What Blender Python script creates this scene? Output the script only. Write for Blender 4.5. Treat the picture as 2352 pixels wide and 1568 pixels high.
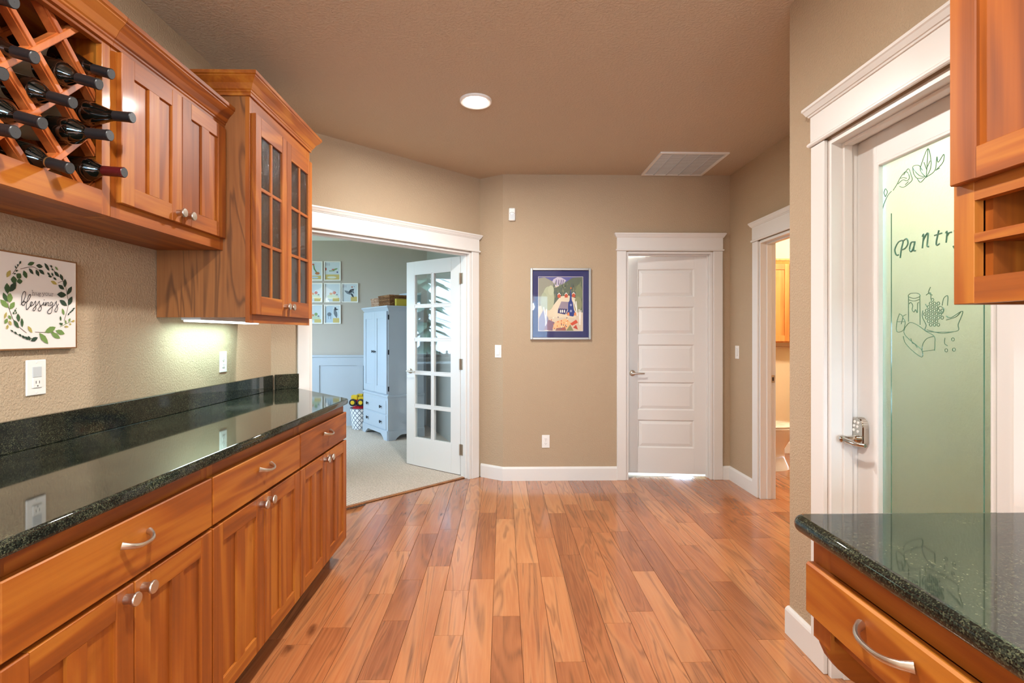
import bpy, bmesh, math, random
from mathutils import Vector, Matrix
random.seed(11)
for o in list(bpy.data.objects): bpy.data.objects.remove(o, do_unlink=True)
sc = bpy.context.scene; COL = sc.collection
V = Vector

# ------------------------------------------------------------------ camera
CAM_H = 1.31; FPX = 1176.0; CXP = 1176.0; HYP = 767.5; YAW = math.radians(1.0)
cam = bpy.data.cameras.new('camera'); cam.sensor_width = 36; cam.lens = 36*FPX/2352
cam.shift_y = -(784-HYP)/2352; cam.clip_start = .02
camo = bpy.data.objects.new('camera', cam); COL.objects.link(camo)
camo.location = (0, 0, CAM_H); camo.rotation_euler = (math.pi/2, 0, -YAW); sc.camera = camo

# ------------------------------------------------------------------ world, exposure
sc.view_settings.view_transform = 'Standard'; sc.view_settings.look = 'None'
sc.view_settings.gamma = 1; sc.view_settings.use_curve_mapping = False
sc.view_settings.exposure = 0.70
W = bpy.data.worlds.new('sky'); sc.world = W; W.use_nodes = True
bg = W.node_tree.nodes['Background']; bg.inputs[0].default_value = (.54, .76, 1.0, 1); bg.inputs[1].default_value = 13.0
CAN_W = 30.0          # each recessed ceiling lamp, watts
CAN_COL = (1, .98, .94)

# window portals: daylight sampling helpers at the den window and the added fill window
def portal(loc, rot, sx, sy):
    l = bpy.data.lights.new('window_portal', 'AREA'); l.shape = 'RECTANGLE'; l.size = sx; l.size_y = sy
    l.cycles.is_portal = True
    o = bpy.data.objects.new('window_portal', l); COL.objects.link(o); o.location = loc; o.rotation_euler = rot
portal((-4.33, 5.2, 1.615), (0, -math.pi/2, 0), 1.37, 2.8)
portal((0.0, -3.53, 1.6), (math.pi/2, 0, 0), 2.3, 1.4)

# ------------------------------------------------------------------ helpers
def ray(x, y):
    a = (x-CXP)/FPX; b = -(y-HYP)/FPX
    return V((a*math.cos(YAW)+math.sin(YAW), math.cos(YAW)-a*math.sin(YAW), b))
def at(x, y, X=None, Y=None):
    d = ray(x, y); s = X/d.x if X is not None else Y/d.y
    return V((d.x*s, d.y*s, CAM_H+d.z*s))

def S(r, g, b):
    f = lambda c: (c/255/12.92) if c/255 <= .04045 else ((c/255+.055)/1.055)**2.4
    return (f(r), f(g), f(b), 1)

class Fr:
    """wall frame: a = along, d = out of the wall, z = up"""
    def __init__(s, o, u, n): s.o = V((o[0], o[1], 0)); s.u = V((u[0], u[1], 0)); s.n = V((n[0], n[1], 0))
    def p(s, a, d, z): return s.o+s.u*a+s.n*d+V((0, 0, z))
LEFT = Fr((0, 0), (0, 1), (1, 0))      # a = y, d = x
RIGHT = Fr((0, 0), (0, 1), (-1, 0))    # a = y, d = -x
BACK = Fr((0, 0), (1, 0), (0, -1))     # a = x, d = -y
P0 = V((-1.553, 3.455)); P1 = V((-.211, 4.731)); P2 = V((-.002, 4.59))
DU = (P1-P0).normalized(); DIAG = Fr(P0, DU, (DU.y, -DU.x)); DLEN = (P1-P0).length
SU = (P2-P1).normalized(); SHORT = Fr(P1, SU, (SU.y, -SU.x)); SLEN = (P2-P1).length

def root(o):
    while o.parent: o = o.parent
    return o
def tag(o, label=None, cat=None, group=None, kind=None):
    if label: o['label'] = label
    if cat: o['category'] = cat
    if group: o['group'] = group
    if kind: o['kind'] = kind
    return o
def thing(name, label, cat, loc=(0, 0, 0), group=None):
    o = bpy.data.objects.new(name, None); COL.objects.link(o); o.location = loc; o.empty_display_size = .05
    return tag(o, label, cat, group)
def struct(name, loc=(0, 0, 0)):
    o = bpy.data.objects.new(name, None); COL.objects.link(o); o.location = loc; o.empty_display_size = .05
    return tag(o, kind='structure')

class MB:
    def __init__(s): s.bm = bmesh.new()
    def poly(s, pts): return s.bm.faces.new([s.bm.verts.new(p) for p in pts])
    def hexa(s, c, bev=0):
        v = [s.bm.verts.new(p) for p in c]; fs = []
        for f in ((0, 3, 2, 1), (4, 5, 6, 7), (0, 1, 5, 4), (1, 2, 6, 5), (2, 3, 7, 6), (3, 0, 4, 7)):
            fs.append(s.bm.faces.new([v[i] for i in f]))
        if bev:
            es = list({e for f in fs for e in f.edges})
            bmesh.ops.bevel(s.bm, geom=es, offset=bev, segments=1, affect='EDGES', profile=.5)
        return s
    def box(s, fr, a0, a1, d0, d1, z0, z1, bev=0):
        return s.hexa([fr.p(a0, d0, z0), fr.p(a1, d0, z0), fr.p(a1, d1, z0), fr.p(a0, d1, z0),
                       fr.p(a0, d0, z1), fr.p(a1, d0, z1), fr.p(a1, d1, z1), fr.p(a0, d1, z1)], bev)
    def wbox(s, x0, x1, y0, y1, z0, z1, bev=0): return s.box(LEFT, y0, y1, x0, x1, z0, z1, bev)
    def prism(s, ring0, ring1):
        a = [s.bm.verts.new(p) for p in ring0]; b = [s.bm.verts.new(p) for p in ring1]; n = len(a)
        s.bm.faces.new(a); s.bm.faces.new(b[::-1])
        for i in range(n): s.bm.faces.new([a[i], b[i], b[(i+1) % n], a[(i+1) % n]])
        return s
    def zprism(s, pts, z0, z1): return s.prism([V((p[0], p[1], z0)) for p in pts], [V((p[0], p[1], z1)) for p in pts])
    def slab(s, fr, pts, d0, d1): return s.prism([fr.p(a, d0, z) for a, z in pts], [fr.p(a, d1, z) for a, z in pts])
    def tube(s, pts, r, seg=8, cap=True, flat=1.0):
        pts = [V(p) for p in pts]; n = len(pts); rs = r if isinstance(r, (list, tuple)) else [r]*n
        rings = []; up = None
        for i, p in enumerate(pts):
            t = (pts[min(i+1, n-1)]-pts[max(i-1, 0)]).normalized()
            if up is None: up = V((0, 0, 1)) if abs(t.z) < .9 else V((1, 0, 0))
            b = t.cross(up).normalized(); c = b.cross(t).normalized(); up = c
            rings.append([s.bm.verts.new(p+b*math.cos(2*math.pi*k/seg)*rs[i]+c*math.sin(2*math.pi*k/seg)*rs[i]*flat) for k in range(seg)])
        for i in range(n-1):
            for k in range(seg): s.bm.faces.new([rings[i][k], rings[i][(k+1) % seg], rings[i+1][(k+1) % seg], rings[i+1][k]])
        if cap: s.bm.faces.new(rings[0][::-1]); s.bm.faces.new(rings[-1])
        return s
    def lathe(s, prof, o, ax, seg=20, cap=True):
        o = V(o); ax = V(ax).normalized(); q = V((0, 0, 1)) if abs(ax.z) < .9 else V((1, 0, 0))
        b = ax.cross(q).normalized(); c = ax.cross(b); rings = []
        for r, h in prof:
            rings.append([s.bm.verts.new(o+ax*h+(b*math.cos(2*math.pi*k/seg)+c*math.sin(2*math.pi*k/seg))*max(r, 1e-5)) for k in range(seg)])
        for i in range(len(rings)-1):
            for k in range(seg): s.bm.faces.new([rings[i][k], rings[i][(k+1) % seg], rings[i+1][(k+1) % seg], rings[i+1][k]])
        if cap: s.bm.faces.new(rings[0][::-1]); s.bm.faces.new(rings[-1])
        return s
    def sweep(s, path, prof, z, side=1):
        """profile (out, up) swept along a plan polyline with mitres; out is to the right of the path when side=1"""
        path = [V((p[0], p[1])) for p in path]; n = len(path); rings = []
        for i in range(n):
            t0 = (path[i]-path[i-1]).normalized() if i > 0 else None
            t1 = (path[i+1]-path[i]).normalized() if i < n-1 else None
            n0 = V((t0.y, -t0.x))*side if t0 else None; n1 = V((t1.y, -t1.x))*side if t1 else None
            if n0 and n1: m = (n0+n1); m = m/(1+n0.dot(n1))
            else: m = n0 or n1
            rings.append([s.bm.verts.new((path[i].x+m.x*o, path[i].y+m.y*o, z+h)) for o, h in prof])
        k = len(prof)
        for i in range(n-1):
            for j in range(k): s.bm.faces.new([rings[i][j], rings[i][(j+1) % k], rings[i+1][(j+1) % k], rings[i+1][j]])
        s.bm.faces.new(rings[0][::-1]); s.bm.faces.new(rings[-1])
        return s
    def each(s, name, mat, parent, **k):
        """one object per connected piece"""
        bm = s.bm; bm.verts.ensure_lookup_table(); seen = set(); out = []
        for v in bm.verts:
            if v in seen: continue
            st = [v]; comp = {v}
            while st:
                for e in st.pop().link_edges:
                    for w in e.verts:
                        if w not in comp: comp.add(w); st.append(w)
            seen |= comp; m2 = MB(); mp = {w: m2.bm.verts.new(w.co) for w in comp}
            for f in {f for w in comp for f in w.link_faces}: m2.bm.faces.new([mp[w] for w in f.verts])
            out.append(m2.build(name, mat, parent, **k))
        return out
    def build(s, name, mat, parent=None, smooth=False, label=None, kind=None, local=False):
        bm = s.bm; bmesh.ops.recalc_face_normals(bm, faces=bm.faces)
        if parent is not None: org = V((0, 0, 0)) if local else root(parent).location
        else:
            xs = [v.co for v in bm.verts]
            org = V(((min(p.x for p in xs)+max(p.x for p in xs))/2, (min(p.y for p in xs)+max(p.y for p in xs))/2, min(p.z for p in xs)))
        bmesh.ops.translate(bm, verts=bm.verts, vec=-org)
        me = bpy.data.meshes.new(name); bm.to_mesh(me); bm.free()
        if smooth:
            for p in me.polygons: p.use_smooth = True
            me.set_sharp_from_angle(angle=math.radians(38))
        if isinstance(mat, (list, tuple)):
            for m in mat: me.materials.append(m)
        else: me.materials.append(mat)
        o = bpy.data.objects.new(name, me); COL.objects.link(o)
        if parent is None: o.location = org
        else: o.parent = parent
        return tag(o, label=label, kind=kind)
def B(fr, a0, a1, d0, d1, z0, z1, name, mat, parent=None, bev=0, **k):
    return MB().box(fr, a0, a1, d0, d1, z0, z1, bev).build(name, mat, parent, **k)
def copy_tree(o, parent=None):
    c = o.copy(); COL.objects.link(c); c.parent = parent
    for ch in list(o.children): copy_tree(ch, c)
    return c

# ------------------------------------------------------------------ materials
def mat(name):
    m = bpy.data.materials.new(name); m.use_nodes = True; nt = m.node_tree
    return m, nt, nt.nodes['Principled BSDF']
def nd(nt, t, **k):
    n = nt.nodes.new('ShaderNode'+t)
    for a, v in k.items():
        if a.startswith('i_'): n.inputs[a[2:].replace('_', ' ')].default_value = v
        else: setattr(n, a, v)
    return n
def mth(nt, op, a, b=None, c=None):
    n = nt.nodes.new('ShaderNodeMath'); n.operation = op
    for i, v in enumerate((a, b, c)):
        if v is None: continue
        if isinstance(v, (int, float)): n.inputs[i].default_value = v
        else: nt.links.new(v, n.inputs[i])
    return n.outputs[0]
def ramp(nt, fac, stops):
    r = nt.nodes.new('ShaderNodeValToRGB'); e = r.color_ramp.elements
    while len(e) < len(stops): e.new(.5)
    for i, (p, c) in enumerate(stops): e[i].position = p; e[i].color = c
    nt.links.new(fac, r.inputs[0]); return r.outputs[0]
def bump(nt, b, h, strength, dist=.01):
    n = nd(nt, 'Bump'); n.inputs['Strength'].default_value = strength; n.inputs['Distance'].default_value = dist
    nt.links.new(h, n.inputs['Height']); nt.links.new(n.outputs[0], b.inputs['Normal'])
def plain(name, c, rough=.5, metal=0, coat=0, emis=None, es=0, spec=.5):
    m, nt, b = mat(name); b.inputs['Base Color'].default_value = c; b.inputs['Roughness'].default_value = rough
    b.inputs['Metallic'].default_value = metal; b.inputs['Coat Weight'].default_value = coat; b.inputs['Specular IOR Level'].default_value = spec
    if emis: b.inputs['Emission Color'].default_value = emis; b.inputs['Emission Strength'].default_value = es
    return m
def coords(nt, scale, rnd=True, kind='Object'):
    tc = nd(nt, 'TexCoord'); mp = nd(nt, 'Mapping'); mp.inputs['Scale'].default_value = scale
    if rnd:
        oi = nd(nt, 'ObjectInfo'); vm = nd(nt, 'VectorMath', operation='SCALE'); vm.inputs[0].default_value = (13.7, 7.3, 29.1)
        nt.links.new(oi.outputs['Random'], vm.inputs['Scale']); ad = nd(nt, 'VectorMath', operation='ADD')
        nt.links.new(tc.outputs[kind], ad.inputs[0]); nt.links.new(vm.outputs[0], ad.inputs[1]); nt.links.new(ad.outputs[0], mp.inputs[0])
    else: nt.links.new(tc.outputs[kind], mp.inputs[0])
    return mp.outputs[0]
def noise(nt, vec, scale, detail=3, rough=.5, dist=0):
    n = nd(nt, 'TexNoise'); n.inputs['Scale'].default_value = scale; n.inputs['Detail'].default_value = detail
    n.inputs['Roughness'].default_value = rough; n.inputs['Distortion'].default_value = dist
    nt.links.new(vec, n.inputs['Vector']); return n.outputs['Fac']
def wood(name, cd, cm, cl, axis, k=1.0, rough=.5, fig=.25, coat=.06, rnd=.10, freq=34, stretch=.1, line=.0):
    m, nt, b = mat(name)
    sc3 = [k, k, k]; sc3[axis] = k*stretch
    f3 = [k, k, k]; f3[axis] = k*.025
    n1 = noise(nt, coords(nt, sc3), 5.5, 3, .5, .8)
    rings = mth(nt, 'SINE', mth(nt, 'MULTIPLY', n1, freq)); rings = mth(nt, 'MULTIPLY_ADD', rings, .5, .5)
    n2 = noise(nt, coords(nt, f3), 90, 4, .6)
    f = mth(nt, 'ADD', mth(nt, 'MULTIPLY', n1, .55-fig*.2), mth(nt, 'ADD', mth(nt, 'MULTIPLY', rings, fig), mth(nt, 'MULTIPLY', n2, .35)))
    oi = nd(nt, 'ObjectInfo')
    f = mth(nt, 'ADD', f, mth(nt, 'MULTIPLY_ADD', oi.outputs['Random'], 2*rnd, -rnd-.1))
    c = ramp(nt, f, [(.12, cd), (.45, cm), (.8, cl)])
    if line:
        thin = mth(nt, 'POWER', rings, 14.0)
        mx = nd(nt, 'Mix', data_type='RGBA'); nt.links.new(mth(nt, 'MULTIPLY', thin, line), mx.inputs[0]); nt.links.new(c, mx.inputs[6])
        mx.inputs[7].default_value = (cd[0]*.35, cd[1]*.35, cd[2]*.35, 1); c = mx.outputs[2]
    nt.links.new(c, b.inputs['Base Color']); b.inputs['Roughness'].default_value = rough
    b.inputs['Coat Weight'].default_value = coat; b.inputs['Coat Roughness'].default_value = .12
    bump(nt, b, n2, .06, .002)
    return m
CD, CM, CL = S(112, 52, 6), S(154, 79, 12), S(184, 114, 33)
cherry_v = wood('cherry_vertical', CD, CM, CL, 2)
cherry_h = wood('cherry_horizontal', CD, CM, CL, 1, fig=.3)
cherry_x = wood('cherry_crosswise', CD, CM, CL, 0)
cherry_panel = wood('cherry_end_veneer', S(108, 60, 24), S(146, 90, 44), S(168, 110, 60), 2, fig=.10, freq=46, stretch=.10, line=.6, rnd=.02)
lattice_wood = wood('cherry_lattice', S(150, 70, 25), S(196, 108, 50), S(220, 140, 80), 2, fig=.1)
oak = wood('honey_oak', S(180, 105, 40), S(206, 134, 64), S(222, 160, 92), 2)
wicker_pale = wood('pale_rattan', S(120, 80, 60), S(190, 150, 125), S(235, 215, 195), 2, stretch=1)
wicker_dark = wood('brown_wicker', S(84, 52, 28), S(130, 84, 48), S(172, 126, 84), 0, stretch=1)
edge_wood = wood('oak_threshold', S(120, 70, 30), S(160, 100, 50), S(185, 125, 70), 0)

def floor_mat():
    m, nt, b = mat('hickory_floor')
    v = coords(nt, (1, .085, 1)); n1 = noise(nt, v, 5.0, 3, .5, .8)
    rings = mth(nt, 'MULTIPLY_ADD', mth(nt, 'SINE', mth(nt, 'MULTIPLY', n1, 58)), .5, .5)
    fine = noise(nt, coords(nt, (1, .03, 1)), 130, 4, .65)
    oi = nd(nt, 'ObjectInfo')
    big = noise(nt, coords(nt, (1, .25, 1)), 2.2, 2)
    f = mth(nt, 'ADD', mth(nt, 'MULTIPLY', n1, .28), mth(nt, 'ADD', mth(nt, 'MULTIPLY', rings, .12), mth(nt, 'MULTIPLY', fine, .26)))
    f = mth(nt, 'ADD', f, mth(nt, 'ADD', mth(nt, 'MULTIPLY', oi.outputs['Random'], .27), mth(nt, 'MULTIPLY_ADD', big, .55, -.34)))
    c = ramp(nt, f, [(.14, S(134, 75, 42)), (.34, S(174, 106, 62)), (.58, S(199, 134, 85)), (.85, S(219, 166, 115))])
    # dark knots and mineral streaks that belong to the boards
    vo = nd(nt, 'TexVoronoi'); vo.inputs['Scale'].default_value = 1.9; nt.links.new(coords(nt, (1.6, .75, 1)), vo.inputs['Vector'])
    wob = noise(nt, coords(nt, (1, .4, 1)), 22, 3)
    kn = mth(nt, 'ADD', vo.outputs['Distance'], mth(nt, 'MULTIPLY_ADD', wob, .16, -.08))
    k1 = ramp(nt, kn, [(.03, (1, 1, 1, 1)), (.10, (0, 0, 0, 1))])
    st = noise(nt, coords(nt, (1, .05, 1)), 7, 2, .5, .5)
    k2 = ramp(nt, st, [(.70, (0, 0, 0, 1)), (.80, (.7, .7, .7, 1))])
    gate = mth(nt, 'GREATER_THAN', oi.outputs['Random'], .42)
    grain = mth(nt, 'MULTIPLY', mth(nt, 'POWER', rings, 5.0), mth(nt, 'MULTIPLY_ADD', fine, 1.3, -.22))
    k = mth(nt, 'MAXIMUM', grain, mth(nt, 'MAXIMUM', mth(nt, 'MULTIPLY', k1, .8), mth(nt, 'MULTIPLY', k2, gate)))
    mx = nd(nt, 'Mix', data_type='RGBA'); nt.links.new(k, mx.inputs[0]); nt.links.new(c, mx.inputs[6]); mx.inputs[7].default_value = S(78, 38, 22)
    nt.links.new(mx.outputs[2], b.inputs['Base Color']); b.inputs['Roughness'].default_value = .24
    b.inputs['Coat Weight'].default_value = .5; b.inputs['Coat Roughness'].default_value = .13
    bump(nt, b, rings, .05, .002)
    return m
hickory = floor_mat()

def plaster(name, c, strength=.25, scale=120, rough=.75):
    m, nt, b = mat(name); v = coords(nt, (1, 1, 1), False)
    n = noise(nt, v, scale, 3, .55, .3); h = ramp(nt, n, [(.42, (0, 0, 0, 1)), (.62, (1, 1, 1, 1))])
    b.inputs['Base Color'].default_value = c; b.inputs['Roughness'].default_value = rough; b.inputs['Specular IOR Level'].default_value = .3
    bump(nt, b, h, strength, .004); return m
wall_paint = plaster('beige_wall', S(186, 164, 136), .42, 115)
ceil_paint = plaster('tan_ceiling', S(198, 180, 156), .42, 70, .6)
den_paint = plaster('grey_den_wall', S(188, 179, 168), .1)
bath_paint = plaster('cream_wall', S(226, 208, 176), .1)
white_wall = plaster('white_wall', S(232, 232, 226), .1)
trim_white = plain('trim_white', S(230, 227, 222), .35)
door_white = plain('door_white', S(228, 226, 222), .38)
ceil_white = plain('white_ceiling', S(236, 236, 232), .6)
armoire_white = plain('armoire_white', S(180, 190, 200), .45)
plate_white = plain('plate_white', S(240, 238, 232), .35)
recess_grey = plain('recess_grey', S(200, 204, 205), .3)
slot_dark = plain('slot_dark', S(50, 45, 40), .6)
nickel = plain('satin_nickel', S(205, 195, 182), .34, 1)
chrome = plain('polished_nickel', S(190, 184, 174), .1, 1)
bronze = plain('bronze_hinge', S(170, 154, 134), .5, .6)
black_metal = plain('black_iron', S(28, 28, 34), .4)
silver_frame = plain('silver_frame', S(172, 166, 158), .42, .8)
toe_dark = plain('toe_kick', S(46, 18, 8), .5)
porcelain = plain('porcelain', S(240, 238, 232), .12, coat=.6)
dark_shadow = plain('dark_interior', S(58, 36, 20), .7)
bottle_glass = plain('bottle_glass', S(9, 12, 9), .05, coat=1)
cap_black = plain('capsule_black', S(30, 30, 31), .38)
cap_end = plain('capsule_end', S(66, 68, 70), .45, .2)
cap_red = plain('capsule_red', S(78, 18, 20), .3)
paper = plain('paper_label', S(205, 198, 180), .7)
lens_mat = plain('lamp_lens', (1, 1, 1, 1), .5, emis=(1, .93, .85, 1), es=30)
led_mat = plain('led_lens', (1, 1, 1, 1), .5, emis=(.80, 1, .96, 1), es=4)
shade_mat = plain('glass_shade', (.9, .9, .9, 1), .3, emis=(1, .97, .92, 1), es=5)

def granite():
    m, nt, b = mat('green_black_granite'); v = coords(nt, (1, 1, 1), False)
    vo = nd(nt, 'TexVoronoi'); vo.inputs['Scale'].default_value = 480; nt.links.new(v, vo.inputs['Vector'])
    n = noise(nt, v, 110, 4, .6); n3 = noise(nt, v, 7, 2)
    sep = nd(nt, 'SeparateColor'); nt.links.new(vo.outputs['Color'], sep.inputs[0])
    f = mth(nt, 'ADD', mth(nt, 'MULTIPLY', sep.outputs[0], .5), mth(nt, 'ADD', mth(nt, 'MULTIPLY', n, .45), mth(nt, 'MULTIPLY_ADD', n3, .35, -.18)))
    c = ramp(nt, f, [(.35, S(16, 19, 16)), (.58, S(40, 45, 36)), (.76, S(82, 84, 62)), (.92, S(145, 142, 112))])
    nt.links.new(c, b.inputs['Base Color']); b.inputs['Roughness'].default_value = .045; b.inputs['IOR'].default_value = 1.55
    return m
granite_m = granite()

def carpet():
    m, nt, b = mat('cream_carpet'); v = coords(nt, (1, 1, 1), False)
    w1 = nd(nt, 'TexWave'); w1.bands_direction = 'DIAGONAL'; w1.inputs['Scale'].default_value = 20; w1.inputs['Distortion'].default_value = 3
    w1.inputs['Detail Scale'].default_value = 3; nt.links.new(v, w1.inputs['Vector'])
    n = noise(nt, v, 260, 2); f = mth(nt, 'ADD', mth(nt, 'MULTIPLY', w1.outputs['Fac'], .5), mth(nt, 'MULTIPLY', n, .5))
    nt.links.new(ramp(nt, f, [(.2, S(186, 172, 156)), (.7, S(226, 212, 198))]), b.inputs['Base Color']); b.inputs['Roughness'].default_value = .95
    bump(nt, b, f, .8, .01); return m
carpet_m = carpet()

def thin_glass(name, tint=(1, 1, 1, 1), base=.04):
    m = bpy.data.materials.new(name); m.use_nodes = True; nt = m.node_tree; nt.nodes.clear()
    lw = nd(nt, 'LayerWeight'); lw.inputs['Blend'].default_value = .5
    f = mth(nt, 'MULTIPLY_ADD', mth(nt, 'POWER', lw.outputs['Facing'], 4.0), .9, base)
    t = nd(nt, 'BsdfTransparent'); t.inputs[0].default_value = tint
    g = nd(nt, 'BsdfGlossy'); g.inputs['Roughness'].default_value = .02
    mx = nd(nt, 'MixShader'); nt.links.new(f, mx.inputs[0]); nt.links.new(t.outputs[0], mx.inputs[1]); nt.links.new(g.outputs[0], mx.inputs[2])
    o = nd(nt, 'OutputMaterial'); nt.links.new(mx.outputs[0], o.inputs[0]); return m
clear_glass = thin_glass('clear_glass', (.95, .97, .97, 1), .065)
picture_glass = thin_glass('picture_glass', (1, 1, 1, 1), .012)

def seeded():
    m, nt, b = mat('seeded_glass'); v = coords(nt, (1, 1, .55))
    n = noise(nt, v, 95, 3, .7, .6)
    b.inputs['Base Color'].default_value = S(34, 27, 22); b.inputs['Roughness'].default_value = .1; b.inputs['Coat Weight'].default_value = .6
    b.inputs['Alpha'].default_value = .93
    bump(nt, b, n, .9, .006); return m
seeded_m = seeded()
def pantry_glass():
    m, nt, b = mat('frosted_pantry_glass'); v = coords(nt, (1, 1, 1), False)
    n = noise(nt, v, 130, 3, .6, .4)
    b.inputs['Base Color'].default_value = (.72, .95, .91, 1); b.inputs['Roughness'].default_value = .34; b.inputs['Transmission Weight'].default_value = 1
    b.inputs['IOR'].default_value = 1.3; b.inputs['Coat Weight'].default_value = .5; b.inputs['Coat Roughness'].default_value = .08
    bump(nt, b, n, .5, .003); return m
pantry_m = pantry_glass()
groove_m = plain('etched_groove', S(84, 134, 114), .1, coat=1)

def attr_mat(name, rough=.6, coat=0):
    m, nt, b = mat(name); a = nd(nt, 'Attribute', attribute_name='Col'); nt.links.new(a.outputs['Color'], b.inputs['Base Color'])
    b.inputs['Roughness'].default_value = rough; b.inputs['Coat Weight'].default_value = coat; return m
print_m = attr_mat('printed_ink')

class Print:
    """flat print: coloured polygons in a frame plane, each later one a hair above the former"""
    def __init__(s, fr, d): s.fr, s.d, s.k, s.it = fr, d, 0, []
    def poly(s, pts, c): s.k += 1; s.it.append(([s.fr.p(a, s.d+s.k*2e-5, z) for a, z in pts], c))
    def rect(s, a0, a1, z0, z1, c): s.poly([(a0, z0), (a1, z0), (a1, z1), (a0, z1)], c)
    def ell(s, a, z, ra, rz, c, n=14, rot=0):
        s.poly([(a+ra*math.cos(t)*math.cos(rot)-rz*math.sin(t)*math.sin(rot), z+ra*math.cos(t)*math.sin(rot)+rz*math.sin(t)*math.cos(rot)) for t in [2*math.pi*i/n for i in range(n)]], c)
    def leaf(s, a0, z0, a1, z1, w, c):
        dx, dz = a1-a0, z1-z0; L = math.hypot(dx, dz); nx, nz = -dz/L*w, dx/L*w
        s.poly([(a0, z0)]+[(a0+dx*t+nx*q, z0+dz*t+nz*q) for t, q in ((.2, .6), (.45, 1), (.75, .7))]+[(a1, z1)]+[(a0+dx*t-nx*q, z0+dz*t-nz*q) for t, q in ((.75, .7), (.45, 1), (.2, .6))], c)
    def stroke(s, pts, w, c):
        s.k += 1
        for i in range(len(pts)-1):
            (a0, z0), (a1, z1) = pts[i], pts[i+1]; L = math.hypot(a1-a0, z1-z0) or 1e-6
            ux, uz = (a1-a0)/L, (z1-z0)/L; nx, nz = -uz*w/2, ux*w/2; e = w*.3
            a0, z0, a1, z1 = a0-ux*e, z0-uz*e, a1+ux*e, z1+uz*e
            s.it.append(([s.fr.p(a, s.d+s.k*2e-5, z) for a, z in ((a0+nx, z0+nz), (a1+nx, z1+nz), (a1-nx, z1-nz), (a0-nx, z0-nz))], c))
    def build(s, name, parent, m=None):
        vs, fs, cs = [], [], []
        org = root(parent).location
        for pts, c in s.it:
            fs.append(list(range(len(vs), len(vs)+len(pts)))); vs += [p-org for p in pts]; cs.append(c)
        me = bpy.data.meshes.new(name); me.from_pydata(vs, [], fs)
        at_ = me.color_attributes.new('Col', 'FLOAT_COLOR', 'CORNER')
        for p, c in zip(me.polygons, cs):
            for li in p.loop_indices: at_.data[li].color = c
        me.materials.append(m or print_m); o = bpy.data.objects.new(name, me); COL.objects.link(o); o.parent = parent; return o
def smooth_pts(pts, n=6):
    out = []; P = [V((p[0], p[1])) for p in pts]
    for i in range(len(P)-1):
        a, b, c, d = P[max(i-1, 0)], P[i], P[i+1], P[min(i+2, len(P)-1)]
        for k in range(n):
            t = k/n; q = .5*((2*b)+(c-a)*t+(2*a-5*b+4*c-d)*t*t+(3*b-a-3*c+d)*t**3); out.append((q.x, q.y))
    out.append(tuple(P[-1])); return out

# ------------------------------------------------------------------ shell
CE = 2.743; BY = 4.59; XL = -1.553; XR = 1.252; XF = 2.05; WT = .12
def wall(name, fr, a0, a1, openings=(), m=None, back=WT, z1=CE, m_back=None):
    mb = MB(); x = a0
    for (o0, o1, zb, zt) in sorted(openings):
        mb.box(fr, x, o0, -back, 0, 0, z1); mb.box(fr, o0, o1, -back, 0, zt, z1)
        if zb > 0: mb.box(fr, o0, o1, -back, 0, 0, zb)
        x = o1
    mb.box(fr, x, a1, -back, 0, 0, z1)
    return mb.build(name, m or wall_paint, kind='structure')
LEFTW = Fr((XL, 0), (0, 1), (1, 0)); RIGHTW = Fr((XR, 0), (0, 1), (-1, 0)); FARW = Fr((XF, 0), (0, 1), (-1, 0)); BACKW = Fr((0, BY), (1, 0), (0, -1))
OPL, OPR, OPH = .262, 1.735, 2.052            # den door opening on the angled wall
PD0, PD1 = 1.225, 1.944                       # pantry door opening (along y)
HD0, HD1 = 1.112, 1.888                       # hall door opening (along x)
BD0, BD1 = 3.24, 4.055                        # bathroom opening (along y)
wall('wall_left', LEFTW, -3.5, 3.455)
wall('wall_angled', DIAG, 0, DLEN, [(OPL, OPR, 0, OPH)])
wall('wall_short', SHORT, 0, SLEN)
wall('wall_back', BACKW, -.002, XF, [(HD0, HD1, 0, OPH)])
wall('wall_right', RIGHTW, -3.5, 2.215, [(PD0, PD1, 0, OPH)])
wall('wall_hall_end', Fr((0, 2.215), (1, 0), (0, 1)), XR+WT, 4.2)
wall('wall_hall_right', FARW, 2.215, BY+.0, [(BD0, BD1, 0, OPH)])
wall('wall_front', Fr((0, -3.5), (1, 0), (0, 1)), XL, XR, [(-1.15, 1.15, .9, 2.3)])
# den shell
DEN_Y = 7.35
den_b = wall('wall_den_back', Fr((0, DEN_Y), (1, 0), (0, -1)), -4.3, -1.09, m=den_paint)
DR0 = V((-1.09, DEN_Y)); DR1 = V((-.12, 4.90)); dru = (DR1-DR0).normalized()
wall('wall_den_right', Fr(DR0, dru, (dru.y, -dru.x)), 0, (DR1-DR0).length, m=plaster('pale_den_wall', S(176, 172, 164), .1), back=.03)
wall('wall_den_left', Fr((-4.3, 0), (0, 1), (1, 0)), 3.4, DEN_Y, [(3.8, 6.6, .93, 2.3)], m=den_paint)
wall('wall_den_front', Fr((0, 3.5), (1, 0), (0, 1)), -4.3, XL-WT, m=den_paint)
wall('wall_bath_back', Fr((0, 5.6), (1, 0), (0, -1)), XF+WT, 4.2, m=bath_paint)
wall('wall_bath_right', Fr((4.2, 0), (0, 1), (-1, 0)), 2.2, 5.6, m=bath_paint)
wall('wall_bath_left', Fr((XF+WT, 0), (0, 1), (1, 0)), BY, 5.6, m=bath_paint, back=.1)
wall('wall_laundry_back', Fr((0, 6.1), (1, 0), (0, -1)), -.1, XF, m=white_wall)
wall('wall_laundry_left', Fr((.03, 0), (0, 1), (1, 0)), BY+WT, 6.1, m=white_wall, back=.04)
wall('wall_pantry_back', Fr((2.5, 0), (0, 1), (-1, 0)), .7, 2.1, m=white_wall)
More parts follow.
